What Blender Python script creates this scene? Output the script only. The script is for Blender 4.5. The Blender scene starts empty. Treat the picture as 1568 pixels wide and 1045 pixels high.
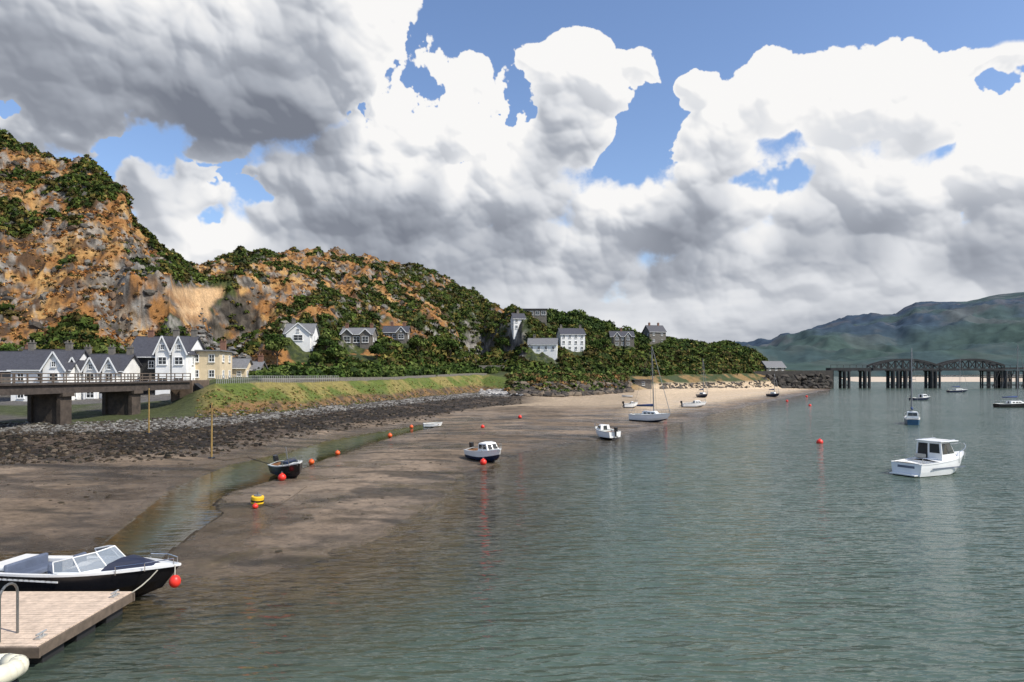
import bpy, math, random, numpy as np
from mathutils import Vector, Matrix
random.seed(7); rng=np.random.default_rng(7)
sc=bpy.context.scene
pi=math.pi
# survey constants: eye 7 m above water, 24 mm lens, bearings/angles read off the photograph
F=1045.;CX=784.;HZ=572.;H=7.
# ---------------------------------------------------------------- noise
def hsh(ix,iy,s):
    h=(ix*374761393+iy*668265263+s*144269504)&0x7fffffff
    h=((h^(h>>13))*1274126177)&0x7fffffff
    return ((h^(h>>16))&0xffff)/65535.
def vn(x,y,s=0):
    x=np.asarray(x,float);y=np.asarray(y,float)
    ix=np.floor(x).astype(np.int64);iy=np.floor(y).astype(np.int64)
    fx=x-ix;fy=y-iy;fx=fx*fx*(3-2*fx);fy=fy*fy*(3-2*fy)
    a=hsh(ix,iy,s);b=hsh(ix+1,iy,s);c=hsh(ix,iy+1,s);d=hsh(ix+1,iy+1,s)
    return (a*(1-fx)+b*fx)*(1-fy)+(c*(1-fx)+d*fx)*fy
def fbm(x,y,o=4,s=0,g=.5):
    t=0;a=1;w=0
    for i in range(o):
        t=t+a*vn(x,y,s+i*17);w+=a;a*=g
        x,y=x*1.73+y*1.02+3.1,y*1.73-x*1.02+1.7
    return t/w
def rid(x,y,o=4,s=0):
    t=0;a=1;w=0
    for i in range(o):
        t=t+a*(1-np.abs(2*vn(x,y,s+i*13)-1));w+=a;a*=.5
        x,y=x*1.7+y*1.05+5.1,y*1.7-x*1.05+2.7
    return t/w
def worley(x,y,s):
    ix=np.floor(x).astype(np.int64);iy=np.floor(y).astype(np.int64);best=np.full(x.shape,9.)
    for a in(-1,0,1):
        for b in(-1,0,1):
            jx=ix+a;jy=iy+b
            dx=jx+hsh(jx,jy,s)-x;dy=jy+hsh(jx,jy,s+77)-y
            best=np.minimum(best,dx*dx+dy*dy)
    return best
def ss(a,b,x):
    t=np.clip((x-a)/(b-a),0,1);return t*t*(3-2*t)
def ip(x,ps): return np.interp(x,[p[0] for p in ps],[p[1] for p in ps])
def gp0(px,py,z=0.):
    Y=(H-z)*F/(py-HZ);return ((px-CX)/F*Y,Y)
# ---------------------------------------------------------------- shoreline
sea_px=[(-900,846),(-300,846),(0,848),(150,842),(215,858),(245,874),(330,884),(420,881),(520,852),(580,822),(640,790),(680,760),(700,740),(740,718),(780,700),(840,687),(900,676),(960,664),(1010,655),(1060,643),(1110,630),(1160,619),(1200,611),(1240,603),(1272,597)]
SEA=[gp0(*p) for p in sea_px]+[(165,335),(190,420),(260,760),(9000,760),(9000,-200),(-400,-200),(-400,20)]
ch_px=[(140,848),(220,782),(250,758),(280,741),(350,712),(420,697),(500,675),(560,664),(610,656),(650,650),(665,655),(610,667),(560,684),(500,703),(460,720),(415,737),(350,754),(328,772),(343,787),(325,800),(290,822),(235,868),(190,885)]
CHN=[gp0(*p) for p in ch_px]
def polysd(x,y,P):
    d=np.full(x.shape,1e9);ins=np.zeros(x.shape,bool)
    n=len(P)
    for i in range(n):
        ax,ay=P[i];bx,by=P[(i+1)%n];ex,ey=bx-ax,by-ay
        t=np.clip(((x-ax)*ex+(y-ay)*ey)/(ex*ex+ey*ey),0,1)
        d=np.minimum(d,np.hypot(x-ax-t*ex,y-ay-t*ey))
        if ey!=0:
            c=((ay>y)!=(by>y))&(x<(ex)*(y-ay)/ey+ax);ins^=c
    return np.where(ins,-d,d)
def PT(xs,vs): return list(zip(xs,vs))
PX=[-700,-100,0,100,200,260,300,330,400,450,530,600,660,740,800,850,900,960,1020,1060,1110,1150,1200,1270]
YW=PT(PX,[50,52,54,55,56,58,60,62,68,76,86,94,104,134,150,165,170,180,215,240,262,280,300,318])
YG=PT(PX,[70,72,74,76,79,82,84,86,95,103,121,140,165,200,190,190,200,225,245,258,270,285,305,325])
YT=PT(PX,[92,92,94,96,98,97,96,96,105,113,133,150,178,215,205,205,215,240,260,272,285,300,318,335])
ZT=PT(PX,[2.2,2.2,2.3,2.4,2.5,3.0,4.6,5.6,5.55,5.5,5.45,5.4,5.8,6.4,4.6,4.6,5.0,5.6,6.0,6.2,6.5,6.8,7.2,7.5])
YB=PT(PX,[130,130,133,137,140,145,150,150,152,160,172,185,205,235,228,228,240,262,280,292,302,312,326,340])
ZB=PT(PX,[3.5,3.5,3.5,3.8,4.2,5,6.2,6.5,7,7.5,8,8.5,9,9,8,7,7.5,8,8,8,8,8,7.6,7.5])
YM=PT(PX,[175,175,175,172,165,170,208,212,222,232,240,250,265,285,265,268,282,295,305,312,320,325,335,342])
yM=PT(PX,[400,400,400,410,440,440,442,440,438,445,465,480,490,512,500,545,540,546,550,552,553,560,567,569])
YC=PT(PX,[230,228,225,218,206,222,285,300,315,322,330,335,340,345,330,330,335,336,340,345,350,350,350,350])
yC=[(-700,230),(-300,180),(0,222),(60,242),(110,254),(150,265),(178,288),(192,308),(203,353),(222,380),(245,396),(280,411),(305,420),(330,406),(365,397),(430,398),(480,392),(530,393),(600,409),(640,417),(665,427),(700,449),(740,466),(780,480),(820,487),(880,485),(925,498),(950,513),(1010,522),(1050,527),(1085,534),(1115,529),(1135,536),(1160,548),(1175,566),(1200,569),(1270,570)]
DR=[(-700,0),(150,0),(185,8),(240,8),(275,0),(308,2),(330,13),(385,13),(430,3),(480,0),(690,0),(715,9),(790,9),(815,2),(840,0),(1270,0)]
def terr(px,Y,full=False):
    px=np.asarray(px,float);Y=np.asarray(Y,float)
    X=(px-CX)/F*Y
    d1=polysd(X,Y,SEA);d2=polysd(X,Y,CHN)
    land=np.minimum(d1,d2)
    rip=.05*(fbm(X/3,Y/3,3,5)-.5)+.07*(fbm(X/9,Y/9,2,9)-.5)
    flat=.42*(1-np.exp(-np.maximum(land,0)/15))+rip*ss(-1.5,3,land)+.07*(fbm(X/1.6,Y/1.6,4,8)-.5)
    flat=np.where(d1<0,np.maximum(.06*d1,-2.2)+.06*(fbm(X/2,Y/2,3,8)-.5),np.where(d2<0,np.maximum(.24*d2,-.42)+.05*(fbm(X/1.5,Y/1.5,3,8)-.5),flat))
    yw,yg,yt,zt,yb,zb,ym,yc=[ip(px,a) for a in (YW,YG,YT,ZT,YB,ZB,YM,YC)]
    zm=H+(HZ-ip(px,yM))/F*ym; zc=H+(HZ-ip(px,yC))/F*yc
    ymk=yb+.8*(ym-yb); zmk=zb+.8*(zm-zb)-ip(px,DR)
    K=[(yw,.42+0*yw),(yg,1.5+0*yw),(yt,zt),(yb,zb),(ymk,zmk),(ym,zm),(yc,zc),(yc+130,zc*.5),(yc+450,zc*.2)]
    prof=np.full(Y.shape,.42)
    for (a,za),(b,zb2) in zip(K[:-1],K[1:]):
        t=np.clip((Y-a)/(b-a),0,1)
        prof=np.where(Y>=a,za+(zb2-za)*t,prof)
    hm=ss(0,28,Y-yb)*(1-.55*ss(800,900,px))*ip(px,[(1100,1),(1200,.15)])
    und=ss(yw,yg,Y)
    q1=fbm(X/20,Y/20,3,20)*8
    hn=hm*(7*(fbm(X/34,Y/34,3,21)-.5)+4.5*(rid(X/13,Y/13,3,31)-.5)+5.0*(rid((X+q1)/8,(Y-X*.4)/26,3,36)-.5)+3.4*(rid(X/4.5,Y/4.5,3,41)-.5)+1.0*(fbm(X/1.6,Y/1.6,2,55)-.5))
    prof=prof+hn+und*(.5*(fbm(X/6,Y/6,3,61)-.5)+.12*(vn(X/1.3,Y/1.3,62)-.5))+ss(yw-8,yw,Y)*.12*(fbm(X/2.4,Y/2.4,2,63)-.5)
    w=ss(0,1,(Y-yw+6)/6)*(px<1272)
    z=flat*(1-w)+prof*w
    z=np.where(px>=1272,np.where(d1<0,flat,-.5),z)
    if full: return z,X,d1,d2,yw,yg,yt,yb,ym,yc,hm
    return z
def gz(x,y): return float(terr(np.array([CX+F*x/y]),np.array([y]))[0])
def gp(px,py):
    z=0.
    for i in range(4):
        x,y=gp0(px,py,z);z=max(0,gz(x,y))
    return x,y,z
def findY(px,py,lo=90,hi=345):
    ys=np.linspace(lo,hi,900);z=terr(np.full(900,float(px)),ys)
    p=HZ-(z-H)*F/ys
    k=np.where(p<=py)[0]
    return ys[k[0]] if len(k) else ys[np.argmin(np.abs(p-py))]
# ---------------------------------------------------------------- material helpers
def N(nt,t,**k):
    n=nt.nodes.new(t)
    for a,b in k.items(): setattr(n,a,b)
    return n
def noise(nt,vec,scale,det=4,rough=.5):
    n=N(nt,'ShaderNodeTexNoise');n.inputs['Scale'].default_value=scale;n.inputs['Detail'].default_value=det;n.inputs['Roughness'].default_value=rough
    if vec is not None: nt.links.new(vec,n.inputs['Vector'])
    return n.outputs['Fac']
def mth(nt,op,a,b=None,c=None,clamp=False):
    n=N(nt,'ShaderNodeMath',operation=op);n.use_clamp=clamp
    for i,v in enumerate((a,b,c)):
        if v is None: continue
        if isinstance(v,(int,float)): n.inputs[i].default_value=v
        else: nt.links.new(v,n.inputs[i])
    return n.outputs[0]
def mrange(nt,v,a,b,c,d,smooth=False):
    n=N(nt,'ShaderNodeMapRange');n.interpolation_type='SMOOTHSTEP' if smooth else 'LINEAR'
    nt.links.new(v,n.inputs[0])
    for i,x in enumerate((a,b,c,d)): n.inputs[i+1].default_value=x
    return n.outputs[0]
def mixc(nt,f,a,b,bt='MIX'):
    n=N(nt,'ShaderNodeMix',data_type='RGBA',blend_type=bt)
    for s,v in ((0,f),(6,a),(7,b)):
        if isinstance(v,(int,float)): n.inputs[s].default_value=v
        elif isinstance(v,tuple): n.inputs[s].default_value=(v+(1,))[:4]
        else: nt.links.new(v,n.inputs[s])
    return n.outputs[2]
def bump(nt,h,st,dist,norm=None):
    n=N(nt,'ShaderNodeBump');n.inputs['Strength'].default_value=st;n.inputs['Distance'].default_value=dist
    nt.links.new(h,n.inputs['Height'])
    if norm is not None: nt.links.new(norm,n.inputs['Normal'])
    return n.outputs[0]
MC={}
def mk(name,col,rough=.6,metal=0.,var=.18,scale=2.,bp=0.,bs=20.,attr=False,spec=.5):
    if name in MC: return MC[name]
    m=bpy.data.materials.new(name);m.use_nodes=True;nt=m.node_tree;b=nt.nodes['Principled BSDF']
    tc=N(nt,'ShaderNodeTexCoord').outputs['Object']
    f=noise(nt,tc,scale,4,.65)
    f=mrange(nt,f,.3,.7,1-var,1+var)
    if attr:
        a=N(nt,'ShaderNodeAttribute',attribute_name='col').outputs['Color']
    else:
        a=(col[0],col[1],col[2])
    cc=N(nt,'ShaderNodeCombineColor')
    for i in range(3): nt.links.new(f,cc.inputs[i])
    c=mixc(nt,1.,a,cc.outputs[0],'MULTIPLY')
    nt.links.new(c,b.inputs['Base Color'])
    b.inputs['Roughness'].default_value=rough;b.inputs['Metallic'].default_value=metal;b.inputs['Specular IOR Level'].default_value=spec
    if bp: nt.links.new(bump(nt,noise(nt,tc,bs,4),bp,.05),b.inputs['Normal'])
    MC[name]=m;return m
# ---------------------------------------------------------------- mesh helpers
def npmesh(name,V,Fc,mat,smooth=True,col=None,attrs={}):
    me=bpy.data.meshes.new(name);V=np.asarray(V,np.float32);Fc=np.asarray(Fc,np.int32)
    k=Fc.shape[1]
    me.vertices.add(len(V));me.vertices.foreach_set('co',V.ravel())
    me.loops.add(Fc.size);me.loops.foreach_set('vertex_index',Fc.ravel())
    me.polygons.add(len(Fc));me.polygons.foreach_set('loop_start',np.arange(0,Fc.size,k,dtype=np.int32))
    me.polygons.foreach_set('use_smooth',np.full(len(Fc),smooth))
    me.update(calc_edges=True)
    if col is not None:
        c=np.ones((len(V),4),np.float32);c[:,:3]=col
        me.color_attributes.new('col','FLOAT_COLOR','POINT').data.foreach_set('color',c.ravel())
    for a,v in attrs.items():
        me.attributes.new(a,'FLOAT','POINT').data.foreach_set('value',np.asarray(v,np.float32).ravel())
    me.materials.append(mat)
    o=bpy.data.objects.new(name,me);sc.collection.objects.link(o);return o
def gridfaces(nr,nc):
    i=np.arange((nr-1)*nc).reshape(nr-1,nc)[:,:-1].ravel()
    return np.stack([i,i+1,i+nc+1,i+nc],1)
class B:
    def __init__(s): s.v=[];s.f=[]
    def add(s,vs,fs):
        o=len(s.v);s.v+=[tuple(v) for v in vs];s.f+=[tuple(i+o for i in f) for f in fs];return s
    def box(s,c,z,rot=0,rx=0):
        M=Matrix.Rotation(rot,3,'Z')@Matrix.Rotation(rx,3,'X');c=Vector(c)
        vs=[c+M@Vector((x*z[0]/2,y*z[1]/2,w*z[2]/2)) for x in(-1,1) for y in(-1,1) for w in(-1,1)]
        return s.add(vs,[(0,1,3,2),(4,6,7,5),(0,4,5,1),(2,3,7,6),(0,2,6,4),(1,5,7,3)])
    def beam(s,a,b,w,h=None):
        h=h or w;a=Vector(a);b=Vector(b);d=(b-a).normalized()
        u=Vector((0,0,1)) if abs(d.z)<.95 else Vector((0,1,0))
        r=d.cross(u).normalized();u=r.cross(d)
        vs=[p+r*x*w/2+u*y*h/2 for p in(a,b) for x,y in((-1,-1),(1,-1),(1,1),(-1,1))]
        return s.add(vs,[(3,2,1,0),(4,5,6,7),(0,1,5,4),(1,2,6,5),(2,3,7,6),(3,0,4,7)])
    def cyl(s,a,b,r0,r1=None,n=10):
        r1=r0 if r1 is None else r1;a=Vector(a);b=Vector(b);d=(b-a).normalized()
        u=Vector((0,0,1)) if abs(d.z)<.95 else Vector((0,1,0))
        r=d.cross(u).normalized();u=r.cross(d)
        vs=[p+(r*math.cos(2*pi*i/n)+u*math.sin(2*pi*i/n))*q for p,q in((a,r0),(b,r1)) for i in range(n)]
        fs=[(i,(i+1)%n,n+(i+1)%n,n+i) for i in range(n)]+[tuple(range(n-1,-1,-1)),tuple(range(n,2*n))]
        return s.add(vs,fs)
    def sph(s,c,r,sc3=(1,1,1),n=14,m=9):
        vs=[];fs=[]
        for j in range(m+1):
            for i in range(n):
                t=pi*j/m;p=2*pi*i/n
                vs.append((c[0]+r*sc3[0]*math.sin(t)*math.cos(p),c[1]+r*sc3[1]*math.sin(t)*math.sin(p),c[2]+r*sc3[2]*math.cos(t)))
        for j in range(m):
            for i in range(n):
                fs.append((j*n+i,(j+1)*n+i,(j+1)*n+(i+1)%n,j*n+(i+1)%n))
        return s.add(vs,fs)
    def slab(s,q,t=.02):
        q=[Vector(p) for p in q];nm=(q[1]-q[0]).cross(q[-1]-q[0]).normalized();n=len(q)
        return s.add(q+[p+nm*t for p in q],[tuple(range(n-1,-1,-1)),tuple(range(n,2*n))]+[(i,(i+1)%n,n+(i+1)%n,n+i) for i in range(n)])
    def panel(s,q,u0,u1,v0,v1,t=.02):
        q=[Vector(p) for p in q]
        P=lambda u,v:(q[0]*(1-u)+q[1]*u)*(1-v)+(q[3]*(1-u)+q[2]*u)*v
        return s.slab([P(u0,v0),P(u1,v0),P(u1,v1),P(u0,v1)],t)
    def make(s,name,mat,par=None,smooth=False,bev=0):
        if not s.v: return None
        me=bpy.data.meshes.new(name);me.from_pydata(s.v,[],s.f);me.materials.append(mat)
        if smooth:
            for p in me.polygons:p.use_smooth=True
        o=bpy.data.objects.new(name,me);sc.collection.objects.link(o)
        if par: o.parent=par
        if bev:
            md=o.modifiers.new('bev','BEVEL');md.width=bev;md.segments=2;md.limit_method='ANGLE'
        return o
def root(name,loc=(0,0,0),rot=(0,0,0)):
    o=bpy.data.objects.new(name,None);o.empty_display_size=.5;o.location=loc;o.rotation_euler=rot;sc.collection.objects.link(o);return o
# ---------------------------------------------------------------- terrain
cols=np.arange(-500,1302,1.6)
rows=np.concatenate([np.arange(9,50,.42),np.arange(50,105,.32),np.arange(105,130,.55),np.arange(130,362,.62),np.arange(362,760,14)])
PXg,Yg=np.meshgrid(cols,rows)
z,X,d1,d2,yw,yg,yt,yb,ym,yc,hm=terr(PXg,Yg,True)
gy=np.abs(np.gradient(z,axis=0)/np.gradient(rows)[:,None]);gx=np.abs(np.gradient(z,axis=1)/(1.6/F*Yg))
slope=np.hypot(gx,gy);slope=np.minimum(slope,4)
pyv=HZ-(z-H)*F/Yg
def C(*c): return np.array(c)
def lerp(a,b,w): return a*(1-w[...,None])+b*w[...,None]
land=np.minimum(d1,d2)
n1=fbm(X/16,Yg/16,4,71);n2=fbm(X/5,Yg/5,4,72);n3=fbm(X/1.2,Yg/1.2,3,73);n4=fbm(X/6.5,Yg/6.5,4,70)
mud=lerp(C(.19,.138,.092),C(.27,.202,.142),ss(.35,.65,fbm(X/6,Yg/10,4,75)))
mud=lerp(mud,C(.10,.075,.05),.7*ss(.56,.67,fbm(X/2.6,Yg/1.0,5,76)))
mud=lerp(mud,C(.05,.04,.028),.75*ss(.61,.67,fbm(X/7,Yg/1.7,5,176)))
wet=1-ss(.0,4.5,land+4.5*(n2-.5)); wet2=np.clip(wet+.9*ss(.49,.56,fbm(X/6,Yg/3,4,77))*(1-ss(8,34,land)),0,1)
mud=lerp(mud,mud*.60,wet2)
mud=lerp(mud,C(.17,.125,.075),ss(0,.3,-d1)*.7)
mud=lerp(mud,C(.08,.072,.032),ss(-.2,.5,-d2)*.85)
beach=ss(925,1010,PXg)*ss(3,14,land)
beach=np.maximum(beach,ss(690,760,PXg)*ss(120,150,Yg)*ss(4,20,land)*.5*(n1>.5))
mud=lerp(mud,C(.56,.43,.29),beach)
col=mud
seaw=ss(-4,2,Yg-yw+12*(n1-.5)+6*(n3-.5))*(1-ss(770,850,PXg))
col=lerp(col,lerp(C(.016,.011,.007),C(.085,.06,.042),ss(.54,.68,fbm(X/2,Yg/3,4,78))),seaw*.96)
gmid=yw+(yg-yw)*.66
grav=ss(-2,2,Yg-gmid+6*(n2-.5))*(1-ss(820,900,PXg))
col=lerp(col,lerp(C(.09,.08,.07),C(.28,.26,.235),ss(.35,.7,n3)),grav)
bank=ss(-1.5,1.5,Yg-yg+1+2*(n2-.5))
gb=lerp(C(.095,.125,.02),C(.22,.18,.055),ss(.45,.63,n2))
tb=np.clip((Yg-yg)/(yt-yg),0,1)
gb=lerp(lerp(C(.20,.115,.045),C(.09,.06,.035),ss(.4,.6,n3)),gb,ss(.22,.42,tb+.4*(n1-.5)))
leftg=lerp(C(.10,.09,.075),C(.06,.07,.024),ss(.45,.6,n1))
gb=lerp(leftg,gb,ss(290,330,PXg))
gr=lerp(C(.04,.055,.015),C(.22,.14,.055),ss(.45,.6,n2))
gb=lerp(gb,gr,ss(760,820,PXg))
gb=lerp(gb,C(.50,.38,.25),ss(960,1010,PXg)*(1-ss(.25,.5,tb+.3*(n1-.5))))
col=lerp(col,gb,bank*(PXg<1272))
pl=ss(0,1,(Yg-yt)/4)
plc=lerp(C(.08,.10,.022),C(.045,.055,.017),ss(.4,.6,n2));plc=lerp(C(.12,.11,.10),plc,ss(250,330,PXg))
col=lerp(col,plc,pl)
# hill cover
og=lerp(C(.27,.125,.036),C(.40,.235,.085),ss(.42,.62,n2))
og=lerp(og,C(.085,.045,.02),ss(.51,.63,fbm(X/2.6,Yg/2.6,4,79)))
GB=[(0,.0),(250,-.01),(330,.0),(450,.005),(650,.02),(760,.08),(840,.3),(1270,.3)]
gm=.55*n1+.45*n4+.2*(n2-.5)+ip(PXg,GB)+.0008*(pyv-450)*ss(350,450,PXg)
gw=ss(.48,.53,gm)
gc=lerp(C(.022,.033,.008),C(.06,.072,.016),ss(.4,.65,n3))
hill=lerp(og,gc,gw)
crag=rid(X/7,Yg/7+z/9,4,81)
rw=ss(.85,1.4,slope)*ss(.60,.74,crag+.25*(n2-.5))*.9
wx=PXg+34*(fbm(X/9,z/7,4,84)-.5)*2;wy=pyv+30*(fbm(X/8,z/8,4,85)-.5)*2
def bx(a,b,c,d,s=12): return ss(a-s,a+s,wx)*(1-ss(b-s,b+s,wx))*ss(c-s,c+s,wy)*(1-ss(d-s,d+s,wy))
rk=np.maximum(bx(190,250,375,485),bx(695,812,510,562,8));rk=np.maximum(rk,bx(150,215,420,530)*.6);rk=np.maximum(rk,bx(45,78,325,362)*.9);rk=np.maximum(rk,bx(90,130,470,540)*.8)
rw=np.maximum(rw,rk*ss(.40,.52,n2+.4*(crag-.5)))
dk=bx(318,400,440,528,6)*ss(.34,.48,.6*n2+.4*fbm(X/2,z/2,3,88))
rockc=lerp(C(.06,.055,.048),C(.27,.25,.22),ss(.38,.66,.5*fbm(X/2,z/1.3,4,83)+.5*fbm((X+z)/.9,Yg/1.6,3,86)))
hill=lerp(hill,rockc,rw)
hill=lerp(hill,rockc*C(.34,.30,.25),dk*.95)  # dark cliff: its cast shadow is put into the rock colour
tw=np.clip((wy-442)/60,0,1)
scr=ss(-5,5,PXg+.35*(wx-PXg)-(256+30*tw))*(1-ss(-5,5,PXg+.35*(wx-PXg)-(345-36*tw)))*ss(438,445,pyv)*(1-ss(486,508,wy))*(Yg<236)
hill=lerp(hill,lerp(C(.33,.185,.085),C(.52,.34,.18),ss(.3,.6,fbm(X/1.3,z/9,4,87))),scr*.97)
rub=bx(305,385,520,545,8)
hill=lerp(hill,lerp(C(.07,.07,.07),C(.22,.21,.2),ss(.4,.6,n3)),rub*.9)
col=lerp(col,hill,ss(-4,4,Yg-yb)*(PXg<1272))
rough=np.clip(.85-.62*wet2*(Yg<yw),.2,.95)
m=bpy.data.materials.new('terrain_ground');m.use_nodes=True;nt=m.node_tree;b=nt.nodes['Principled BSDF'];b.inputs['Specular IOR Level'].default_value=.3
tc=N(nt,'ShaderNodeTexCoord').outputs['Object']
a=N(nt,'ShaderNodeAttribute',attribute_name='col').outputs['Color']
f1=mrange(nt,noise(nt,tc,1.3,6,.72),.3,.7,.62,1.38)
mp=N(nt,'ShaderNodeMapping');mp.inputs['Scale'].default_value=(1,2.2,1);mp.inputs['Rotation'].default_value=(0,0,.3);nt.links.new(tc,mp.inputs[0])
f2=mrange(nt,noise(nt,mp.outputs[0],3.2,4,.6),.54,.66,1.,.6)
f1=mth(nt,'MULTIPLY',f1,f2)
cc=N(nt,'ShaderNodeCombineColor')
for i in range(3): nt.links.new(f1,cc.inputs[i])
nt.links.new(mixc(nt,1.,a,cc.outputs[0],'MULTIPLY'),b.inputs['Base Color'])
r=N(nt,'ShaderNodeAttribute',attribute_name='rough').outputs['Fac']
nt.links.new(mth(nt,'ADD',r,mrange(nt,noise(nt,tc,.7,4),.35,.65,-.15,.1)),b.inputs['Roughness'])
nt.links.new(bump(nt,noise(nt,mp.outputs[0],2.2,6,.68),.85,.30),b.inputs['Normal'])
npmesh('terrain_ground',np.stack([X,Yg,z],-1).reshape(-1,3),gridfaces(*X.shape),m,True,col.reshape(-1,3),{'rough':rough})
bb=B();bb.add([(-30000,-300,-2.6),(30000,-300,-2.6),(30000,30000,-2.6),(-30000,30000,-2.6)],[(0,1,2,3)]);bb.make('seabed_ground',mk('seabed',(.15,.11,.07),.9))
# ---------------------------------------------------------------- water
wc=np.arange(-1400,3300,5.);wr=np.concatenate([np.arange(2,60,.5),np.arange(60,340,2),np.geomspace(342,28000,60)])
WP,WY=np.meshgrid(wc,wr);WX=(WP-CX)/F*WY
wz=terr(np.clip(WP,-900,1290),WY)
dep=np.where(WP>1272,2.,np.clip(-wz,-1,3))
chn=np.where((polysd(WX,WY,CHN)<0)&(polysd(WX,WY,SEA)>0),1.,0.)
m=bpy.data.materials.new('sea_water');m.use_nodes=True;nt=m.node_tree;b=nt.nodes['Principled BSDF'];out=nt.nodes['Material Output']
tc=N(nt,'ShaderNodeTexCoord').outputs['Object']
mp=N(nt,'ShaderNodeMapping');mp.inputs['Scale'].default_value=(.55,1.6,1);mp.inputs['Rotation'].default_value=(0,0,-.2);nt.links.new(tc,mp.inputs[0])
def crest_(v): return mth(nt,'SUBTRACT',1.,mth(nt,'ABSOLUTE',mth(nt,'SUBTRACT',mth(nt,'MULTIPLY',v,2.),1.)))
w1=crest_(noise(nt,mp.outputs[0],1.0,1.5,.45));w3=noise(nt,mp.outputs[0],.42,1,.5);w2=noise(nt,mp.outputs[0],2.6,2,.5)
patch=mrange(nt,noise(nt,tc,.05,3,.6),.35,.65,.7,1.15)
hgt=mth(nt,'ADD',mth(nt,'ADD',mth(nt,'MULTIPLY',w1,.70),mth(nt,'MULTIPLY',w2,.42)),mth(nt,'MULTIPLY',w3,.9))
dp=N(nt,'ShaderNodeAttribute',attribute_name='depth').outputs['Fac'];chf=N(nt,'ShaderNodeAttribute',attribute_name='channel').outputs['Fac']
calm=mth(nt,'MULTIPLY',mrange(nt,dp,.0,.4,.5,1.),mrange(nt,chf,0.,1.,1.,.08))
hgt=mth(nt,'MULTIPLY',mth(nt,'MULTIPLY',hgt,patch),calm)
nrm=bump(nt,hgt,1.,.26)
b.inputs['Roughness'].default_value=.12;b.inputs['IOR'].default_value=1.33
nt.links.new(mixc(nt,noise(nt,tc,.03,3),(.060,.088,.066),(.085,.115,.090)),b.inputs['Base Color'])
nt.links.new(nrm,b.inputs['Normal'])
tr=N(nt,'ShaderNodeBsdfTransparent');tr.inputs[0].default_value=(.88,.86,.76,1)
gl=N(nt,'ShaderNodeBsdfGlossy');gl.inputs['Roughness'].default_value=.06;nt.links.new(nrm,gl.inputs['Normal'])
fr=N(nt,'ShaderNodeFresnel');fr.inputs[0].default_value=1.33;nt.links.new(nrm,fr.inputs['Normal'])
ms=N(nt,'ShaderNodeMixShader');nt.links.new(fr.outputs[0],ms.inputs[0]);nt.links.new(tr.outputs[0],ms.inputs[1]);nt.links.new(gl.outputs[0],ms.inputs[2])
m2=N(nt,'ShaderNodeMixShader');nt.links.new(mrange(nt,dp,.02,.75,.0,1.,True),m2.inputs[0]);nt.links.new(ms.outputs[0],m2.inputs[1]);nt.links.new(b.outputs[0],m2.inputs[2])
nt.links.new(m2.outputs[0],out.inputs[0])
npmesh('sea_water',np.stack([WX,WY,0*WX],-1).reshape(-1,3),gridfaces(*WX.shape),m,True,None,{'depth':dep,'channel':chn})
# ---------------------------------------------------------------- far land
mc=np.arange(1000,2700,3.);mr=np.geomspace(1500,6500,170)
MP,MY=np.meshgrid(mc,mr);MX=(MP-CX)/F*MY
yc2=ip(MP,[(1000,560),(1100,545),(1140,535),(1180,526),(1215,516),(1250,501),(1300,491),(1340,488),(1372,485),(1385,476),(1402,467),(1440,466),(1480,465),(1520,456),(1568,449),(1700,430),(1900,445),(2300,500),(2700,540)])
crest=3600.;zc2=H+(HZ-yc2)/F*crest
t=np.clip((MY-1550)/(crest-1550),0,1)
mz=np.where(MY<crest,zc2*(.03+.97*t**1.15),zc2*(1-.5*np.clip((MY-crest)/2500,0,1)))
am=ss(0,.25,t)*(1-.75*ss(.65,1,t))
mz=mz+am*(150*(rid(MX/700,MY/700,5,91)-.55)+60*(rid(MX/190,MY/190,4,92)-.5))-8*(t<=0)
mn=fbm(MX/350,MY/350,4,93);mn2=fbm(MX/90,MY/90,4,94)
mcx=lerp(C(.040,.060,.088),C(.052,.078,.078),ss(.42,.62,mn));mcx=lerp(mcx,C(.10,.10,.11),ss(.54,.66,mn2)*.55)  # blue-grey distance haze is mixed into the mountain's vertex colour
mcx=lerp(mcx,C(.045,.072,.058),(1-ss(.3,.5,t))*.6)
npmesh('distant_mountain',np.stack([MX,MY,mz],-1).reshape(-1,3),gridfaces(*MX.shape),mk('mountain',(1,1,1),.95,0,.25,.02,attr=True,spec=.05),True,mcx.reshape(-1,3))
SX,SYv=np.meshgrid(np.linspace(0,1,120),np.linspace(0,1,14))
sy=540+700*SYv+30*(fbm(SX*9,SYv*2,3,5)-.5);sx=(1272-CX)/F*sy*1.0+SX*1500
sz=-.5+2.2*np.sin(pi*SYv)**.5*ss(0,.03,SX)*(.75+.5*fbm(SX*14,SYv*3,3,3))
npmesh('sandbank_ground',np.stack([sx,sy,sz],-1).reshape(-1,3),gridfaces(*sx.shape),mk('far_sand',(.52,.42,.32),.9,0,.15,.05))
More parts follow.
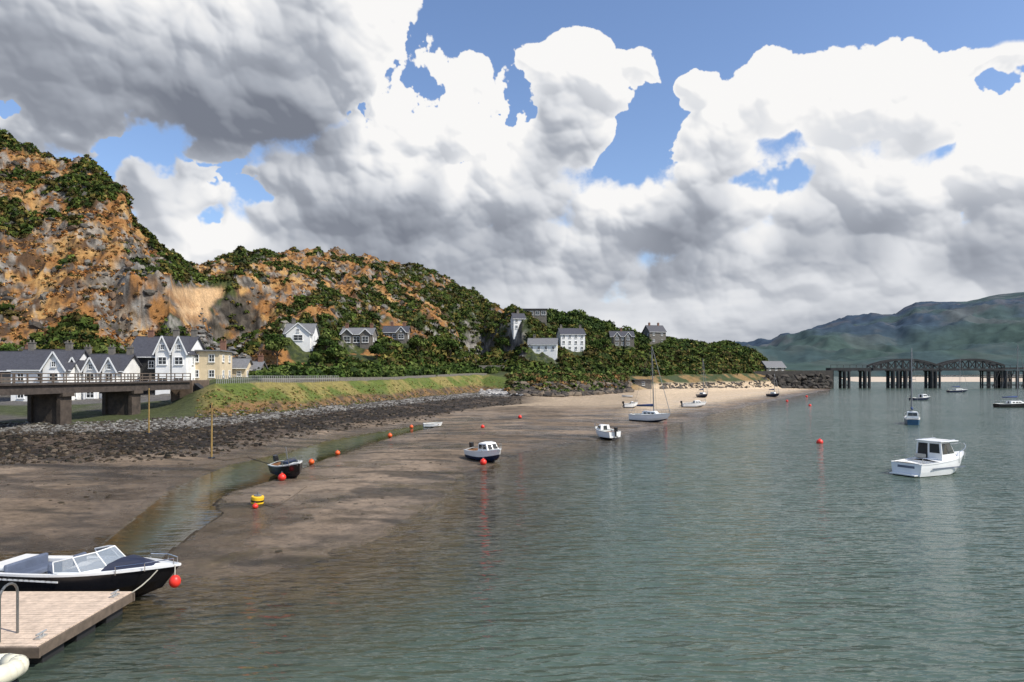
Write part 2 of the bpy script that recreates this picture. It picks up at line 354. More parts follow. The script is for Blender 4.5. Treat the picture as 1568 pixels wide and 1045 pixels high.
# ---------------------------------------------------------------- foliage
def foliage(name,Cn,R,Co,M=50,leaf=.34,flat=.8,par=None):
    Cn=np.asarray(Cn,float);R=np.asarray(R,float);Co=np.asarray(Co,float);n=len(Cn)
    az=rng.uniform(0,2*pi,(n,M));cz=rng.uniform(-.25,1,(n,M));sr=np.sqrt(1-cz**2)
    ph=rng.uniform(0,6.28,(n,1))
    rad=R[:,None]*(1+.22*np.sin(3*az+ph)*sr+.15*np.sin(7*az+2*ph+4*cz))*rng.uniform(.55,1.05,(n,M))**.6
    D=np.stack([np.cos(az)*sr,np.sin(az)*sr,cz],-1)
    P=Cn[:,None]+D*rad[...,None]*np.array([1,1,flat])
    Nn=D+rng.normal(0,.55,D.shape);Nn/=np.linalg.norm(Nn,axis=-1,keepdims=True)
    A=np.cross(Nn,rng.normal(0,1,D.shape));A/=np.linalg.norm(A,axis=-1,keepdims=True);Bv=np.cross(Nn,A)
    s=(R[:,None]*leaf*rng.uniform(.6,1.4,(n,M)))[...,None]
    V=np.stack([P+A*s,P-A*s*.6+Bv*s*.9,P-A*s*.5-Bv*s*.9],2).reshape(-1,3)
    cl=np.repeat((Co[:,None]*rng.uniform(.5,1.6,(n,M,1))).reshape(-1,3),3,0)
    o=npmesh(name,V,np.arange(len(V)).reshape(-1,3),mk('foliage',(1,1,1),.8,0,.3,1.,attr=True,spec=.12),False,cl)
    if par:o.parent=par
    return o
HH=[(455,526,42),(546,530,48),(605,524,38),(793,506,18),(818,487,38),(832,540,44),(875,538,38),(953,531,36),(1004,527,28),(1186,570,32),(985,594,26)]
HY=[findY(a,b_) for a,b_,c in HH]
def excl(px,Y,m=6):
    k=np.zeros(px.shape,bool)
    for (a,b_,c),y in zip(HH,HY): k|=(np.abs(px-a)<c/2+m)&(Y>y-13)&(Y<y+11)
    return k
def cover(px,Y,z):
    X=(px-CX)/F*Y
    py=HZ-(z-H)*F/Y
    return .55*fbm(X/16,Y/16,4,71)+.45*fbm(X/6.5,Y/6.5,4,70)+.2*(fbm(X/5,Y/5,4,72)-.5)+ip(px,GB)+.0008*(py-450)*ss(350,450,px),py
n=46000
px=rng.uniform(-420,1185,n);u=rng.uniform(0,1,n);y0=ip(px,YB)-6;y1=ip(px,YC)+6;Y=y0+(y1-y0)*u**.85
z0=terr(px,Y);g,py=cover(px,Y,z0)
jx=px+rng.normal(0,5,n);jy=py+rng.normal(0,5,n)
hole=((px>256)&(px<346)&(py>434)&(jy<506)&(Y<240))|((jx>316)&(jx<395)&(jy>440)&(jy<525)&(rng.uniform(0,1,n)<.62))|((jx>188)&(jx<250)&(jy>380)&(jy<485)&(rng.uniform(0,1,n)<.7))|((jx>695)&(jx<808)&(jy>508)&(jy<562)&(rng.uniform(0,1,n)<.6))|excl(px,Y)
isg=g>.495
keep=((isg)|(rng.uniform(0,1,n)<.33))&~hole
px,Y,z0,py,isg=[a[keep] for a in(px,Y,z0,py,isg)]
low=ss(490,540,py)*(px>380)
R=np.where(isg,rng.uniform(.4,1.4,len(px))*(1+.5*low)*np.where(px>840,1.25,1),rng.uniform(.22,.75,len(px)))
cg=np.array([[.018,.030,.006],[.034,.052,.009],[.066,.084,.016],[.050,.040,.012],[.12,.10,.025],[.05,.075,.014]])[rng.integers(0,6,len(px))]
cb=np.array([[.24,.10,.03],[.13,.07,.026],[.36,.20,.07],[.05,.045,.015],[.30,.15,.05]])[rng.integers(0,5,len(px))]
foliage('hillside_scrub',np.stack([(px-CX)/F*Y,Y,z0],-1),R,np.where(isg[:,None],cg,cb),26,.42,.75)
def scat(name,n,pa,pb,fa,fb,r0,r1,cols,M=60):
    px=rng.uniform(pa,pb,n);yt=ip(px,YT);yb=ip(px,YB)
    Y=yt+(yb-yt)*rng.uniform(fa,fb,n);k=~excl(px,Y,2);px=px[k];Y=Y[k];z=terr(px,Y)
    c=np.array(cols)[rng.integers(0,len(cols),len(px))]
    foliage(name,np.stack([(px-CX)/F*Y,Y,z+.1],-1),rng.uniform(r0,r1,len(px)),c,M,.3,.8)
GR=[[.020,.036,.008],[.036,.062,.011],[.065,.092,.018],[.09,.115,.028]]
scat('roadside_bushes',420,395,760,.25,1.1,.8,2.0,GR)
scat('headland_bushes',520,790,1165,.2,1.1,.9,2.2,GR+[[.12,.085,.03]])
scat('shoreline_bushes',240,775,960,-.9,.3,.6,1.6,GR+[[.2,.11,.04],[.1,.08,.03]])
scat('waterfront_bushes',90,-60,390,.8,1.2,1.,2.4,GR)
px=np.concatenate([rng.uniform(838,935,130),rng.uniform(935,1160,190)]);Y=ip(px,YC)-rng.uniform(0,22,len(px));k=~excl(px,Y,0);px=px[k];Y=Y[k];z0=terr(px,Y)
foliage('headland_woodland',np.stack([(px-CX)/F*Y,Y,z0+.8],-1),rng.uniform(1.3,2.8,len(px)),np.array(GR)[rng.integers(0,4,len(px))],110,.24,.85)
n=2200;px=rng.uniform(300,790,n);yg_=ip(px,YG);yt_=ip(px,YT);Y=yg_-1+(yt_-yg_)*rng.uniform(0,1,n)**1.8*.9;z0=terr(px,Y)
foliage('embankment_grass_tussocks',np.stack([(px-CX)/F*Y,Y,z0-.05],-1),rng.uniform(.08,.28,n),np.array([[.08,.10,.02],[.19,.14,.05],[.05,.06,.015],[.10,.12,.025],[.18,.11,.045]])[rng.integers(0,5,n)],12,.5,.6)
bark=mk('bark',(.10,.075,.05),.9)
def tree(px,py,h,r):
    Y=findY(px,py);x=(px-CX)/F*Y;z=gz(x,Y)
    o=root('broadleaf_tree',(x,Y,z-.2),(0,0,random.uniform(0,6)))
    b=B();b.cyl((0,0,0),(0.1,0,h*.5),.22,.13,8)
    cs=[];rs=[]
    for i in range(6):
        a=i*1.05+random.random();e=Vector((math.cos(a)*r*.6,math.sin(a)*r*.6,h*random.uniform(.5,.85)))
        b.cyl((0.05,0,h*.3+i*.1),e,.09,.03,6);cs.append(e);rs.append(r*random.uniform(.4,.6))
    cs.append(Vector((0,0,h*.85)));rs.append(r*.6);cs.append(Vector((0.2,0,h*.6)));rs.append(r*.7)
    b.make('trunk',bark,o)
    foliage('crown',[tuple(c) for c in cs],rs,[random.choice(GR) for c in cs],150,.2,.85,o)
for p in [(500,545,6,2.6),(486,570,4.5,1.6),(640,545,6,2.8),(577,556,5,2.2),(425,560,7,3),(418,545,5,2.4),(690,548,6,2.5),(515,560,5,2.5),(912,545,6,2.4),(925,540,6,2.6),(985,545,5,2.2),(215,575,6,2.6),(30,590,5,2.4),(15,575,6,2.8),(775,540,5,2)]:
    tree(*p)
# ---------------------------------------------------------------- rocks
ico=np.array([(0,.53,.85),(0,-.53,.85),(0,.53,-.85),(0,-.53,-.85),(.53,.85,0),(-.53,.85,0),(.53,-.85,0),(-.53,-.85,0),(.85,0,.53),(-.85,0,.53),(.85,0,-.53),(-.85,0,-.53)])
icf=np.array([(0,1,8),(0,8,4),(0,4,5),(0,5,9),(0,9,1),(1,9,7),(1,7,6),(1,6,8),(8,6,10),(8,10,4),(4,10,2),(4,2,5),(5,2,11),(5,11,9),(9,11,7),(3,7,11),(3,6,7),(3,10,6),(3,2,10),(3,11,2)])
def rocks(name,P,R,Co,zs=.7):
    n=len(P);V=ico[None]*rng.uniform(.65,1.25,(n,12,1))*(R[:,None,None]*rng.uniform(.6,1.2,(n,1,3))*np.array([1.1,1.1,zs]))
    a=rng.uniform(0,6.28,n)[:,None];c,s=np.cos(a),np.sin(a)
    V=np.stack([V[...,0]*c-V[...,1]*s,V[...,0]*s+V[...,1]*c,V[...,2]],-1)+P[:,None]
    Fc=(icf[None]+12*np.arange(n)[:,None,None]).reshape(-1,3)
    npmesh(name,V.reshape(-1,3),Fc,mk('rock',(1,1,1),.85,0,.35,2.,attr=True,spec=.25),False,np.repeat(Co,12,0))
def rk_sc(name,n,pa,pb,f,r0,r1,cols,pw=2.,zs=.7,flt=None):
    px=rng.uniform(pa,pb,n);Y=f(px,rng.uniform(0,1,n));z=terr(px,Y)
    if flt is not None:
        k=flt(px,Y,z);px=px[k];Y=Y[k];z=z[k]
    n=len(px);R=r0+(r1-r0)*rng.uniform(0,1,n)**pw
    Co=np.array(cols)[rng.integers(0,len(cols),n)]*rng.uniform(.7,1.3,(n,1))
    rocks(name,np.stack([(px-CX)/F*Y,Y,z+R*.1],-1),R,Co,zs)
GY=[[.13,.125,.115],[.2,.19,.17],[.08,.075,.07]]
def crf(px,Y,z):
    X=(px-CX)/F*Y;return (rid(X/7,Y/7+z/9,4,81)>.68)&~excl(px,Y)&~((px>250)&(px<400)&(Y<240))
rk_sc('hillside_outcrops',3200,-420,720,lambda p,u:ip(p,YB)+8+(ip(p,YC)-ip(p,YB)-8)*u,.25,1.3,[[.11,.10,.085],[.17,.155,.13],[.065,.055,.045],[.15,.10,.065]],2.2,1.,crf)
rk_sc('foreshore_stones',7000,-60,760,lambda p,u:ip(p,YW)+(ip(p,YG)-ip(p,YW))*(.6+.45*u),.05,.26,GY+[[.05,.04,.03]]*2,2.5)
rk_sc('seaweed_stones',6000,-60,800,lambda p,u:ip(p,YW)-4+(ip(p,YG)-ip(p,YW))*(.85*u),.05,.26,[[.02,.014,.009],[.04,.028,.016],[.015,.014,.009],[.09,.07,.05]],2)
rk_sc('shore_rocks',1700,785,965,lambda p,u:ip(p,YG)-14+24*u,.3,1.7,[[.07,.058,.048],[.14,.11,.08],[.04,.035,.03]],2)
rk_sc('breakwater_stones',700,735,800,lambda p,u:ip(p,YG)-14+16*u,.25,.9,[[.34,.32,.30],[.25,.24,.23]],1.5)
rk_sc('rock_rubble',900,305,385,lambda p,u:152+(ip(p,YM)-172)*u,.3,1.1,GY,2)
rk_sc('beach_rocks',400,1010,1180,lambda p,u:ip(p,YG)-2+8*u,.2,.9,[[.12,.10,.08],[.07,.06,.05]],2)
n=420;u=rng.uniform(0,1,n);px=1146+124*u;Y=302+13*u-rng.uniform(0,1,n)**1.5*7;R=rng.uniform(.6,2.2,n);zz=rng.uniform(.3,1,n)*(1+5*(1-np.clip((302+13*u-Y)/6,0,1)))
rocks('harbour_rock_armour',np.stack([(px-CX)/F*Y,Y,zz],-1),R,np.array([[.04,.036,.03],[.07,.06,.05],[.028,.025,.022]])[rng.integers(0,3,n)],.8)
n=2600;px=rng.uniform(-100,760,n);Y=25+rng.uniform(0,1,n)**1.3*70;X_=(px-CX)/F*Y;z0=terr(px,Y);k=(z0>.06)&(Y<ip(px,YW)+2);px=px[k];Y=Y[k];z0=z0[k];cl_=fbm((px-CX)/F*Y/6,Y/3,3,300)>.5;px=px[cl_];Y=Y[cl_];z0=z0[cl_];R=.02+.09*rng.uniform(0,1,len(px))**3
rocks('mudflat_weed_clumps',np.stack([(px-CX)/F*Y,Y,z0],-1),R*1.6,np.array([[.03,.022,.012],[.05,.04,.025],[.09,.075,.055]])[rng.integers(0,3,len(px))],.4)
# ---------------------------------------------------------------- buildings
white=mk('white_render',(.80,.79,.76),.7,0,.08,.8);cream=mk('cream_render',(.62,.50,.33),.75,0,.12,.8);stone=mk('grey_stone',(.15,.135,.115),.85,0,.35,2.5,.5,6)
slate=mk('slate_roof',(.055,.055,.065),.6,0,.3,3,.4,10);lslate=mk('pale_slate_roof',(.15,.15,.155),.7,0,.25,3,.4,10);glass=mk('window_glass',(.02,.025,.03),.08);blackp=mk('black_timber',(.015,.015,.015),.7);brick=mk('chimney_brick',(.20,.10,.065),.85,0,.3,5)
trim=mk('white_trim',(.8,.8,.78),.5,0,.05)
def window(fr,gls,c,w,h,ax,sgn):
    def bx2(b,du,dz,su,sz,pr):
        if ax==1: b.box((c[0]+du,c[1]+sgn*pr/2,c[2]+dz),(su,pr+.06,sz))
        else: b.box((c[0]+sgn*pr/2,c[1]+du,c[2]+dz),(pr+.06,su,sz))
    bx2(gls,0,0,w,h,.02)
    for s in(-1,1):
        bx2(fr,s*w/2,0,.09,h+.1,.09);bx2(fr,0,s*h/2,w-.09,.09,.085)
    bx2(fr,0,0,.06,h-.09,.05);bx2(fr,0,0,w-.09,.05,.045);bx2(fr,0,-h/2-.1,w+.25,.08,.16)
def house(name,x,y,z,w,d,he,hr,rot=0,wall=white,roof=slate,gab=(),win=(2,3),chim=(.4,),found=3.5,wsz=(.9,1.2),hip=False,flat=False):
    o=root(name,(x,y,z),(0,0,rot));W=B();R=B();G=B();Fm=B();Ck=B();S=B()
    ov=.35
    W.box((0,0,(he-found)/2),(w,d,he+found))
    if flat:
        R.box((0,0,he+.12),(w+.9,d+.9,.24))
    else:
        for sx in(-1,1):
            W.slab([(sx*(w/2-.1),-d/2,he),(sx*(w/2-.1),d/2,he),(sx*(w/2-.1),0,he+hr)],.1*sx if sx>0 else -.1)
        k=hr/(d/2)
        for sy in(-1,1):
            R.slab([(-w/2-ov,sy*(d/2+ov),he-ov*k+.02),(w/2+ov,sy*(d/2+ov),he-ov*k+.02),(w/2+ov,0,he+hr+.02),(-w/2-ov,0,he+hr+.02)],.16*(1 if sy<0 else -1))
            S.beam((-w/2-ov,sy*(d/2+ov+.05),he-ov*k+.02),(w/2+ov,sy*(d/2+ov+.05),he-ov*k+.02),.1,.14)
        R.beam((-w/2-ov,0,he+hr+.2),(w/2+ov,0,he+hr+.2),.25,.14)
    for (gx,gw,gh,pr) in gab:
        W.box((gx,-d/2-pr/2+.1,(he-found)/2-.02),(gw,pr+.2,he+found-.04))
        yf=-d/2-pr
        W.slab([(gx-gw/2,yf,he-.04),(gx+gw/2,yf,he-.04),(gx,yf,he-.04+gh)],-.2)
        back=-d/2+gh/max(hr,.1)*d/2
        for s in(-1,1):
            R.slab([(gx+s*(gw/2+.25),yf-.3,he-.25*gh/(gw/2)),(gx+s*(gw/2+.25),back,he-.25*gh/(gw/2)),(gx,back,he+gh),(gx,yf-.3,he+gh)],.14*s)
            S.beam((gx+s*(gw/2+.27),yf-.34,he-.27*gh/(gw/2)+.02),(gx,yf-.34,he+gh+.03),.07,.2)
        for fl in range(win[0]):
            zz=he/win[0]*(fl+.55)
            window(Fm,G,(gx,yf,zz),min(wsz[0]*1.4,gw*.6),wsz[1],1,-1)
        if gh>1.6: window(Fm,G,(gx,yf,he+gh*.28),.6,.8,1,-1)
    for fl in range(win[0]):
        zz=he/win[0]*(fl+.55)
        for c in range(win[1]):
            xx=-w/2+w*(c+.5)/win[1]
            if any(abs(xx-g[0])<g[1]/2+.4 for g in gab): continue
            window(Fm,G,(xx,-d/2,zz),wsz[0],wsz[1],1,-1)
        for s in(-1,1):
            for yy in(-d/4,d/4): window(Fm,G,(s*w/2,yy,zz),.8,1.1,0,s)
    for c in chim:
        xx=-w/2+w*c;Ck.box((xx,.1,he+hr+.3),(.9,.6,1.9));Ck.box((xx,.1,he+hr+1.3),(1.05,.75,.14))
        for q in(-.25,.25): Ck.cyl((xx+q,.1,he+hr+1.35),(xx+q,.1,he+hr+1.75),.12,.1,8)
    W.make('walls',wall,o);R.make('roof',roof,o);G.make('windows',glass,o);Fm.make('window_frames',trim,o);Ck.make('chimneys',brick if wall is not white else stone,o);S.make('fascia',trim,o)
    return o
def hp(px,Y): return (px-CX)/F*Y
house('slate_roof_cottage',hp(18,118),118,2.6,9,8,5.0,3,.1,stone,slate,(),(2,3),(.2,.8))
house('white_gabled_villa',hp(84,110),110,2.3,8.6,8,5.4,2.9,.12,white,slate,((2.3,3.2,2.6,.8),),(2,3),(.1,.75))
house('white_terraced_houses',hp(163,113),113,2.3,8.2,8,5.2,2.5,.12,white,slate,((-2.9,2.1,2.0,.7),(-.3,2.1,2.0,.7),(2.5,2.1,2.0,.7)),(2,3),(.15,.6,.95),wsz=(.8,1.2))
house('black_slate_house',hp(236,121),121,3.4,5.2,9,6.6,3.3,.12,blackp,slate,(),(2,2),(.4,))
house('white_gabled_house',hp(279,118),118,3.8,4.9,10,6.8,2.6,.15,white,slate,((-1.25,2.2,2.5,.8),(1.3,2.2,2.5,.8)),(2,2),(.3,.9))
house('cream_rendered_house',hp(323,121),121,5.5,5.2,7,5.3,.6,.1,cream,lslate,(),(2,2),(.9,),flat=True)
house('stone_cottage',hp(363,128),128,5.5,4.4,5,2.6,1.5,.1,cream,lslate,(),(1,2),(.1,),wsz=(.7,.9))
house('stone_cottage',hp(386,131),131,5.5,4.0,5,2.3,1.3,.1,stone,lslate,(),(1,2),(.9,),wsz=(.7,.9))
HD=dict(zip([(a,b_) for a,b_,c in HH],HY))
def hillhouse(name,px,py,wpx,d,he,hr,rot,**k):
    Y=HD[(px,py)];x=hp(px,Y);z=H+(HZ-py)/F*Y
    w=wpx/F*Y;house(name,x,Y+d/2,z,w,d,he,hr,rot,**k)
hillhouse('white_chalet_house',455,526,42,8,2.6,2.6,.1,wall=white,roof=lslate,gab=((0,6.0,2.6,.6),),win=(1,3),chim=(.2,),wsz=(1.6,1.4))
hillhouse('stone_house',546,530,48,7,3.4,1.8,.0,wall=stone,roof=lslate,gab=((-2.6,3,1.4,.5),(2.6,3,1.4,.5)),win=(1,3),chim=(.1,.9),wsz=(1.8,1.7))
hillhouse('stone_house',605,524,38,7,3.2,2.0,.0,wall=stone,roof=slate,gab=((2.0,3,1.7,.5),),win=(1,3),chim=(.3,.8),wsz=(1.5,1.5))
hillhouse('white_house',793,506,18,6,4.6,2.0,.2,wall=white,roof=slate,win=(2,2),chim=(.5,))
hillhouse('flat_roof_house',818,487,38,6,3.8,.5,.0,wall=stone,roof=slate,win=(1,4),chim=(),wsz=(1.8,1.6),flat=True)
hillhouse('white_house',832,540,44,7,3.0,2.2,-.1,wall=white,roof=lslate,win=(1,4),chim=(.2,))
hillhouse('white_three_storey_house',875,538,38,8,6.8,2.4,.15,wall=white,roof=slate,win=(3,4),chim=(.1,.9),wsz=(.9,1.1))
hillhouse('stone_house',953,531,36,7,4.6,2.4,.0,wall=stone,roof=slate,gab=((-2.5,3,1.8,.5),(2.5,3,1.8,.5)),win=(2,3),chim=(.5,))
hillhouse('dark_slate_house',1004,527,28,7,6.0,3.0,.3,wall=stone,roof=slate,win=(2,2),chim=(.2,.75))
hillhouse('bungalow',1186,570,32,7,2.4,2.6,.2,wall=stone,roof=lslate,win=(1,3),chim=())
hillhouse('boathouse',985,594,26,5,2.6,.9,.0,wall=stone,roof=slate,win=(1,1),chim=(),flat=True)
stw=mk('dark_stone_wall',(.04,.036,.031),.9,0,.45,1.5,.8,3)
def wall(name,pts,t,mat,zb=-3):
    b=B()
    for (p,q) in zip(pts[:-1],pts[1:]):
        (x0,y0,z0),(x1,y1,z1)=p,q
        d=Vector((x1-x0,y1-y0,0)).normalized();nn=Vector((-d.y,d.x,0))*t/2
        a=Vector((x0,y0,0));c=Vector((x1,y1,0))
        vs=[a-nn+Vector((0,0,zb)),c-nn+Vector((0,0,zb)),c+nn+Vector((0,0,zb)),a+nn+Vector((0,0,zb)),a-nn+Vector((0,0,z0)),c-nn+Vector((0,0,z1)),c+nn+Vector((0,0,z1)),a+nn+Vector((0,0,z0))]
        b.add(vs,[(3,2,1,0),(4,5,6,7),(0,1,5,4),(1,2,6,5),(2,3,7,6),(3,0,4,7)])
    b.make(name,mat)
wall('harbour_wall',[(hp(1150,304),304,7.8),(hp(1200,310),310,8.2),(hp(1272,317),317,8.4),(hp(1272,317)+14,372,8.4)],2.5,stw)
wall('stone_retaining_wall',[(hp(733,225),225,9.6),(hp(772,227),227,9.6)],1.2,stone,3)
wall('promenade_wall',[(hp(p,float(ip(p,YT))+2),float(ip(p,YT))+2,float(ip(p,ZT))+.75) for p in range(400,760,15)],.4,stone,3)
f_=B()
pts=[(hp(p,float(ip(p,YT))),float(ip(p,YT)),float(ip(p,ZT))) for p in np.arange(332,520,3.)]
for i,(x,y,zz) in enumerate(pts):
    f_.box((x,y,zz+.5),(.06,.06,1.2))
    if i:
        for hz in(.6,1.05): f_.beam((pts[i-1][0],pts[i-1][1],pts[i-1][2]+hz),(x,y,zz+hz),.04,.05)
f_.make('promenade_fence',mk('fence_grey',(.33,.33,.31),.6))
# ---------------------------------------------------------------- near viaduct
A=Vector((-54.5,60,0));Bq=Vector((-47.4,96,0));dv=(Bq-A).normalized();nv=Vector((-dv.y,dv.x,0));ang=math.atan2(dv.y,dv.x)
vo=root('railway_viaduct')
rust=mk('rusty_steel',(.055,.042,.034),.8,0,.4,2,.4,8)
b=B();r=B();pr=B()
st=A-dv*45;en=Bq
for off in(-2.2,2.2):
    b.beam(st+nv*off+Vector((0,0,5.3)),en+nv*off+Vector((0,0,5.3)),.25,1.0)
b.beam(st+Vector((0,0,5.85)),en+Vector((0,0,5.85)),5.2,.18)
Lt=(en-st).length;k=0
while k<Lt:
    p=st+dv*k
    for off in(-2.5,2.5): r.box(p+nv*off+Vector((0,0,6.45)),(.1,.1,1.1),ang)
    b.box(p+Vector((0,0,5.3)),(.2,4.2,.3),ang);k+=1.6
for off in(-2.5,2.5):
    for hz in(6.2,6.55,6.98): r.beam(st+nv*off+Vector((0,0,hz)),en+nv*off+Vector((0,0,hz)),.08,.1)
for s_ in(-.72,-.43,-.14,.15,.44,.728):
    p=A+dv*(s_*(Bq-A).length)
    pr.box(p+Vector((0,0,1.9)),(1.1,3.6,5.8),ang)
    for off in(-1.9,1.9):
        pr.box(p+nv*off+Vector((0,0,1.9)),(1.5,.5,5.8),ang)
    pr.box(p+Vector((0,0,4.66)),(1.6,5.0,.4),ang);pr.box(p+Vector((0,0,.35)),(1.9,5.2,1.1),ang)
b.make('deck_girders',rust,vo);r.make('parapet_railing',mk('weathered_railing',(.11,.085,.065),.8,0,.3,2),vo);pr.make('piers',mk('pier_stone',(.06,.045,.034),.9,0,.5,1.2,.7,4),vo)
ab=root('bridge_abutment')
b=B();b.box((-46.7,99.2,2.0),(3.0,5.5,8.0),.0);b.make('abutment_block',mk('abutment_stone',(.12,.085,.06),.9,0,.4,1.5,.6,4),ab)
b=B();b.slab([(-45.0,96.6,-.5),(-37.0,92.5,-.5),(-37.0,92.5,.9),(-45.0,96.6,5.6)],-.8);b.make('wing_wall',blackp,ab)
# ---------------------------------------------------------------- far viaduct
fo=root('timber_railway_bridge');dkm=mk('dark_bridge_iron',(.028,.028,.028),.8,0,.3,.5)
b=B();t_=B();p_=B();Yb_=322.
def fx(px): return hp(px,Yb_)
b.box(((fx(1268)+fx(1334))/2,Yb_,8.9),(fx(1334)-fx(1268),5,1.3));b.box(((fx(1532)+fx(2300))/2,Yb_,9.3),(fx(2300)-fx(1532),5,1.0))
for x in np.arange(fx(1268),fx(2300),3.):
    b.box((x,Yb_-2.5,10.3),(.15,.15,1.3))
b.box(((fx(1268)+fx(2300))/2,Yb_-2.5,10.9),(fx(2300)-fx(1268),.12,.14))
for (a0,a1) in((1332,1432),(1434,1532)):
    x0,x1=fx(a0),fx(a1);n=9
    for yo in(-2.6,2.6):
        top=[];bot=[]
        for i in range(n+1):
            s_=i/n;x=x0+(x1-x0)*s_;top.append((x,Yb_+yo,10.1+3.4*math.sin(pi*min(max(s_,.02),.98))**.7));bot.append((x,Yb_+yo,8.8))
        for i in range(n):
            t_.beam(top[i],top[i+1],.7,.85);t_.beam(bot[i],bot[i+1],.6,1.)
            t_.beam(top[i],bot[i],.4);t_.beam(bot[i],top[i+1],.36) if i%2 else t_.beam(top[i],bot[i+1],.36)
        t_.beam(top[n],bot[n],.3)
    t_.box(((x0+x1)/2,Yb_,8.8),(x1-x0,4.6,.4))
def pier(px,r,k=2):
    x=fx(px)
    for i in range(k):
        for yo in(-2.3,2.3): p_.cyl((x+(i-(k-1)/2)*r*2.9,Yb_+yo,-2.5),(x+(i-(k-1)/2)*r*2.9,Yb_+yo,8.3),r,r,10)
    for zz in(1.5,5): p_.box((x,Yb_,zz),(r*2.9*(k-1)+r*1.5,5,.4))
    p_.box((x,Yb_,8.1),(r*2.9*k,5.6,.5))
for q in(1293,1324,1425): pier(q,.65,2)
pier(1367,.75,2);pier(1386,.75,2);pier(1434,.5,1);pier(1534,.9,1)
for q in np.arange(1508,2300,11.): pier(q,.33,2)
for q in np.arange(1513,2300,22.): p_.beam((fx(q),Yb_-2.8,.5),(fx(q+11),Yb_-2.8,8),.3)
b.make('deck',dkm,fo);t_.make('hogback_trusses',dkm,fo);p_.make('piers',dkm,fo)
# ---------------------------------------------------------------- boats
gw=mk('white_gelcoat',(.80,.80,.78),.22,0,.05,1.5);dw=mk('offwhite_deck',(.62,.62,.58),.5,0,.1,2);navy=mk('navy_hull',(.012,.02,.05),.25);bl=mk('blue_hull',(.02,.09,.17),.3);anti=mk('dark_antifouling',(.03,.026,.026),.7,0,.4,3);blk=mk('black_gelcoat',(.012,.012,.014),.2)
win=mk('tinted_boat_window',(.015,.018,.02),.06);alu=mk('aluminium_spar',(.26,.26,.26),.4,.6);ss_=mk('stainless_rail',(.6,.6,.6),.2,1.);canv=mk('blue_sail_cover',(.02,.05,.16),.8);grey=mk('grey_stripe',(.12,.14,.18),.4);redp=mk('red_buoy_plastic',(.75,.035,.02),.4,0,.15,4);orp=mk('orange_buoy_plastic',(.70,.10,.015),.4,0,.15,4);yel=mk('yellow_buoy_plastic',(.80,.48,.02),.45,0,.15,4);rope=mk('rope',(.45,.42,.34),.9);wood=mk('varnished_wood',(.22,.10,.04),.4,0,.3,4)
def hull(o,L,Bm,dr,fr,bf,tr,full,rake,top,bot,deck,cp=(.06,.45),floor=.25,n=20,strip=None):
    T=B();Bo=B();D=B();I=B();St=B();R=[]
    for i in range(n+1):
        s=i/n
        b_=Bm/2*(tr+(1-tr)*math.sin(s/full*pi/2)) if s<full else Bm/2*(1-((s-full)/(1-full))**2.3)
        b_=max(b_,.012);zs=fr+(bf-fr)*s*s;k=max(0,(s-.55)/.45)
        zk=-dr+(dr+bf*.3)*k**3;zc=.03+bf*.30*k*k
        P=[(b_,zs),(b_*.99,zs*.72+zc*.28),(b_*.96,zs*.35+zc*.65),(b_*(.9-.3*k),zc),(b_*.5,(zc+zk)/2-.02),(0.,zk)]
        x=lambda z_:-L/2+L*s*(1-rake)+L*rake*s*s*(.3+.7*z_/bf)
        R.append([Vector((x(p[1]),p[0],p[1])) for p in P])
    mr=lambda v:Vector((v.x,-v.y,v.z))
    for i in range(n):
        for j in range(5):
            a,b2,c,d=R[i][j],R[i+1][j],R[i+1][j+1],R[i][j+1]
            tgt=T if j<3 else Bo
            if strip and j<=1: tgt=St
            tgt.add([a,b2,c,d],[(0,1,2,3)]);tgt.add([mr(a),mr(b2),mr(c),mr(d)],[(3,2,1,0)])
    for j in range(5):
        (T if j<3 else Bo).add([R[0][j],R[0][j+1],mr(R[0][j+1]),mr(R[0][j])],[(0,1,2,3)])
    inn=.8
    for i in range(n):
        s=(i+.5)/n;a,c=R[i][0],R[i+1][0]
        if cp[0]<s<cp[1]:
            ai=Vector((a.x,a.y*inn,a.z));ci=Vector((c.x,c.y*inn,c.z));af=Vector((a.x,a.y*inn,floor));cf=Vector((c.x,c.y*inn,floor))
            for m_ in(0,1):
                g=(lambda v:v) if m_==0 else mr
                D.add([g(a),g(c),g(ci),g(ai)],[(0,1,2,3)]);I.add([g(ai),g(ci),g(cf),g(af)],[(0,1,2,3)])
            I.add([af,cf,mr(cf),mr(af)],[(0,1,2,3)])
            for ii,lim in((i,cp[0]),(i+1,cp[1])):
                if not(cp[0]<(ii+(.5 if lim==cp[1] else -.5))/n<cp[1]):
                    q=R[ii][0];I.add([(q.x,q.y*inn,q.z),(q.x,-q.y*inn,q.z),(q.x,-q.y*inn,floor),(q.x,q.y*inn,floor)],[(0,1,2,3)])
        else:
            m0=Vector((a.x,0,a.z+.06*a.y*2));m1=Vector((c.x,0,c.z+.06*c.y*2))
            D.add([a,c,m1,m0,mr(c),mr(a)],[(0,1,2,3),(3,2,4,5)])
        St.beam(a,c,.05,.07);St.beam(mr(a),mr(c),.05,.07)
    T.make('hull_topsides',top,o,True);Bo.make('hull_bottom',bot,o,True);D.make('deck',deck,o);I.make('cockpit',deck,o);St.make('rubbing_strake',strip or deck,o)
    return R
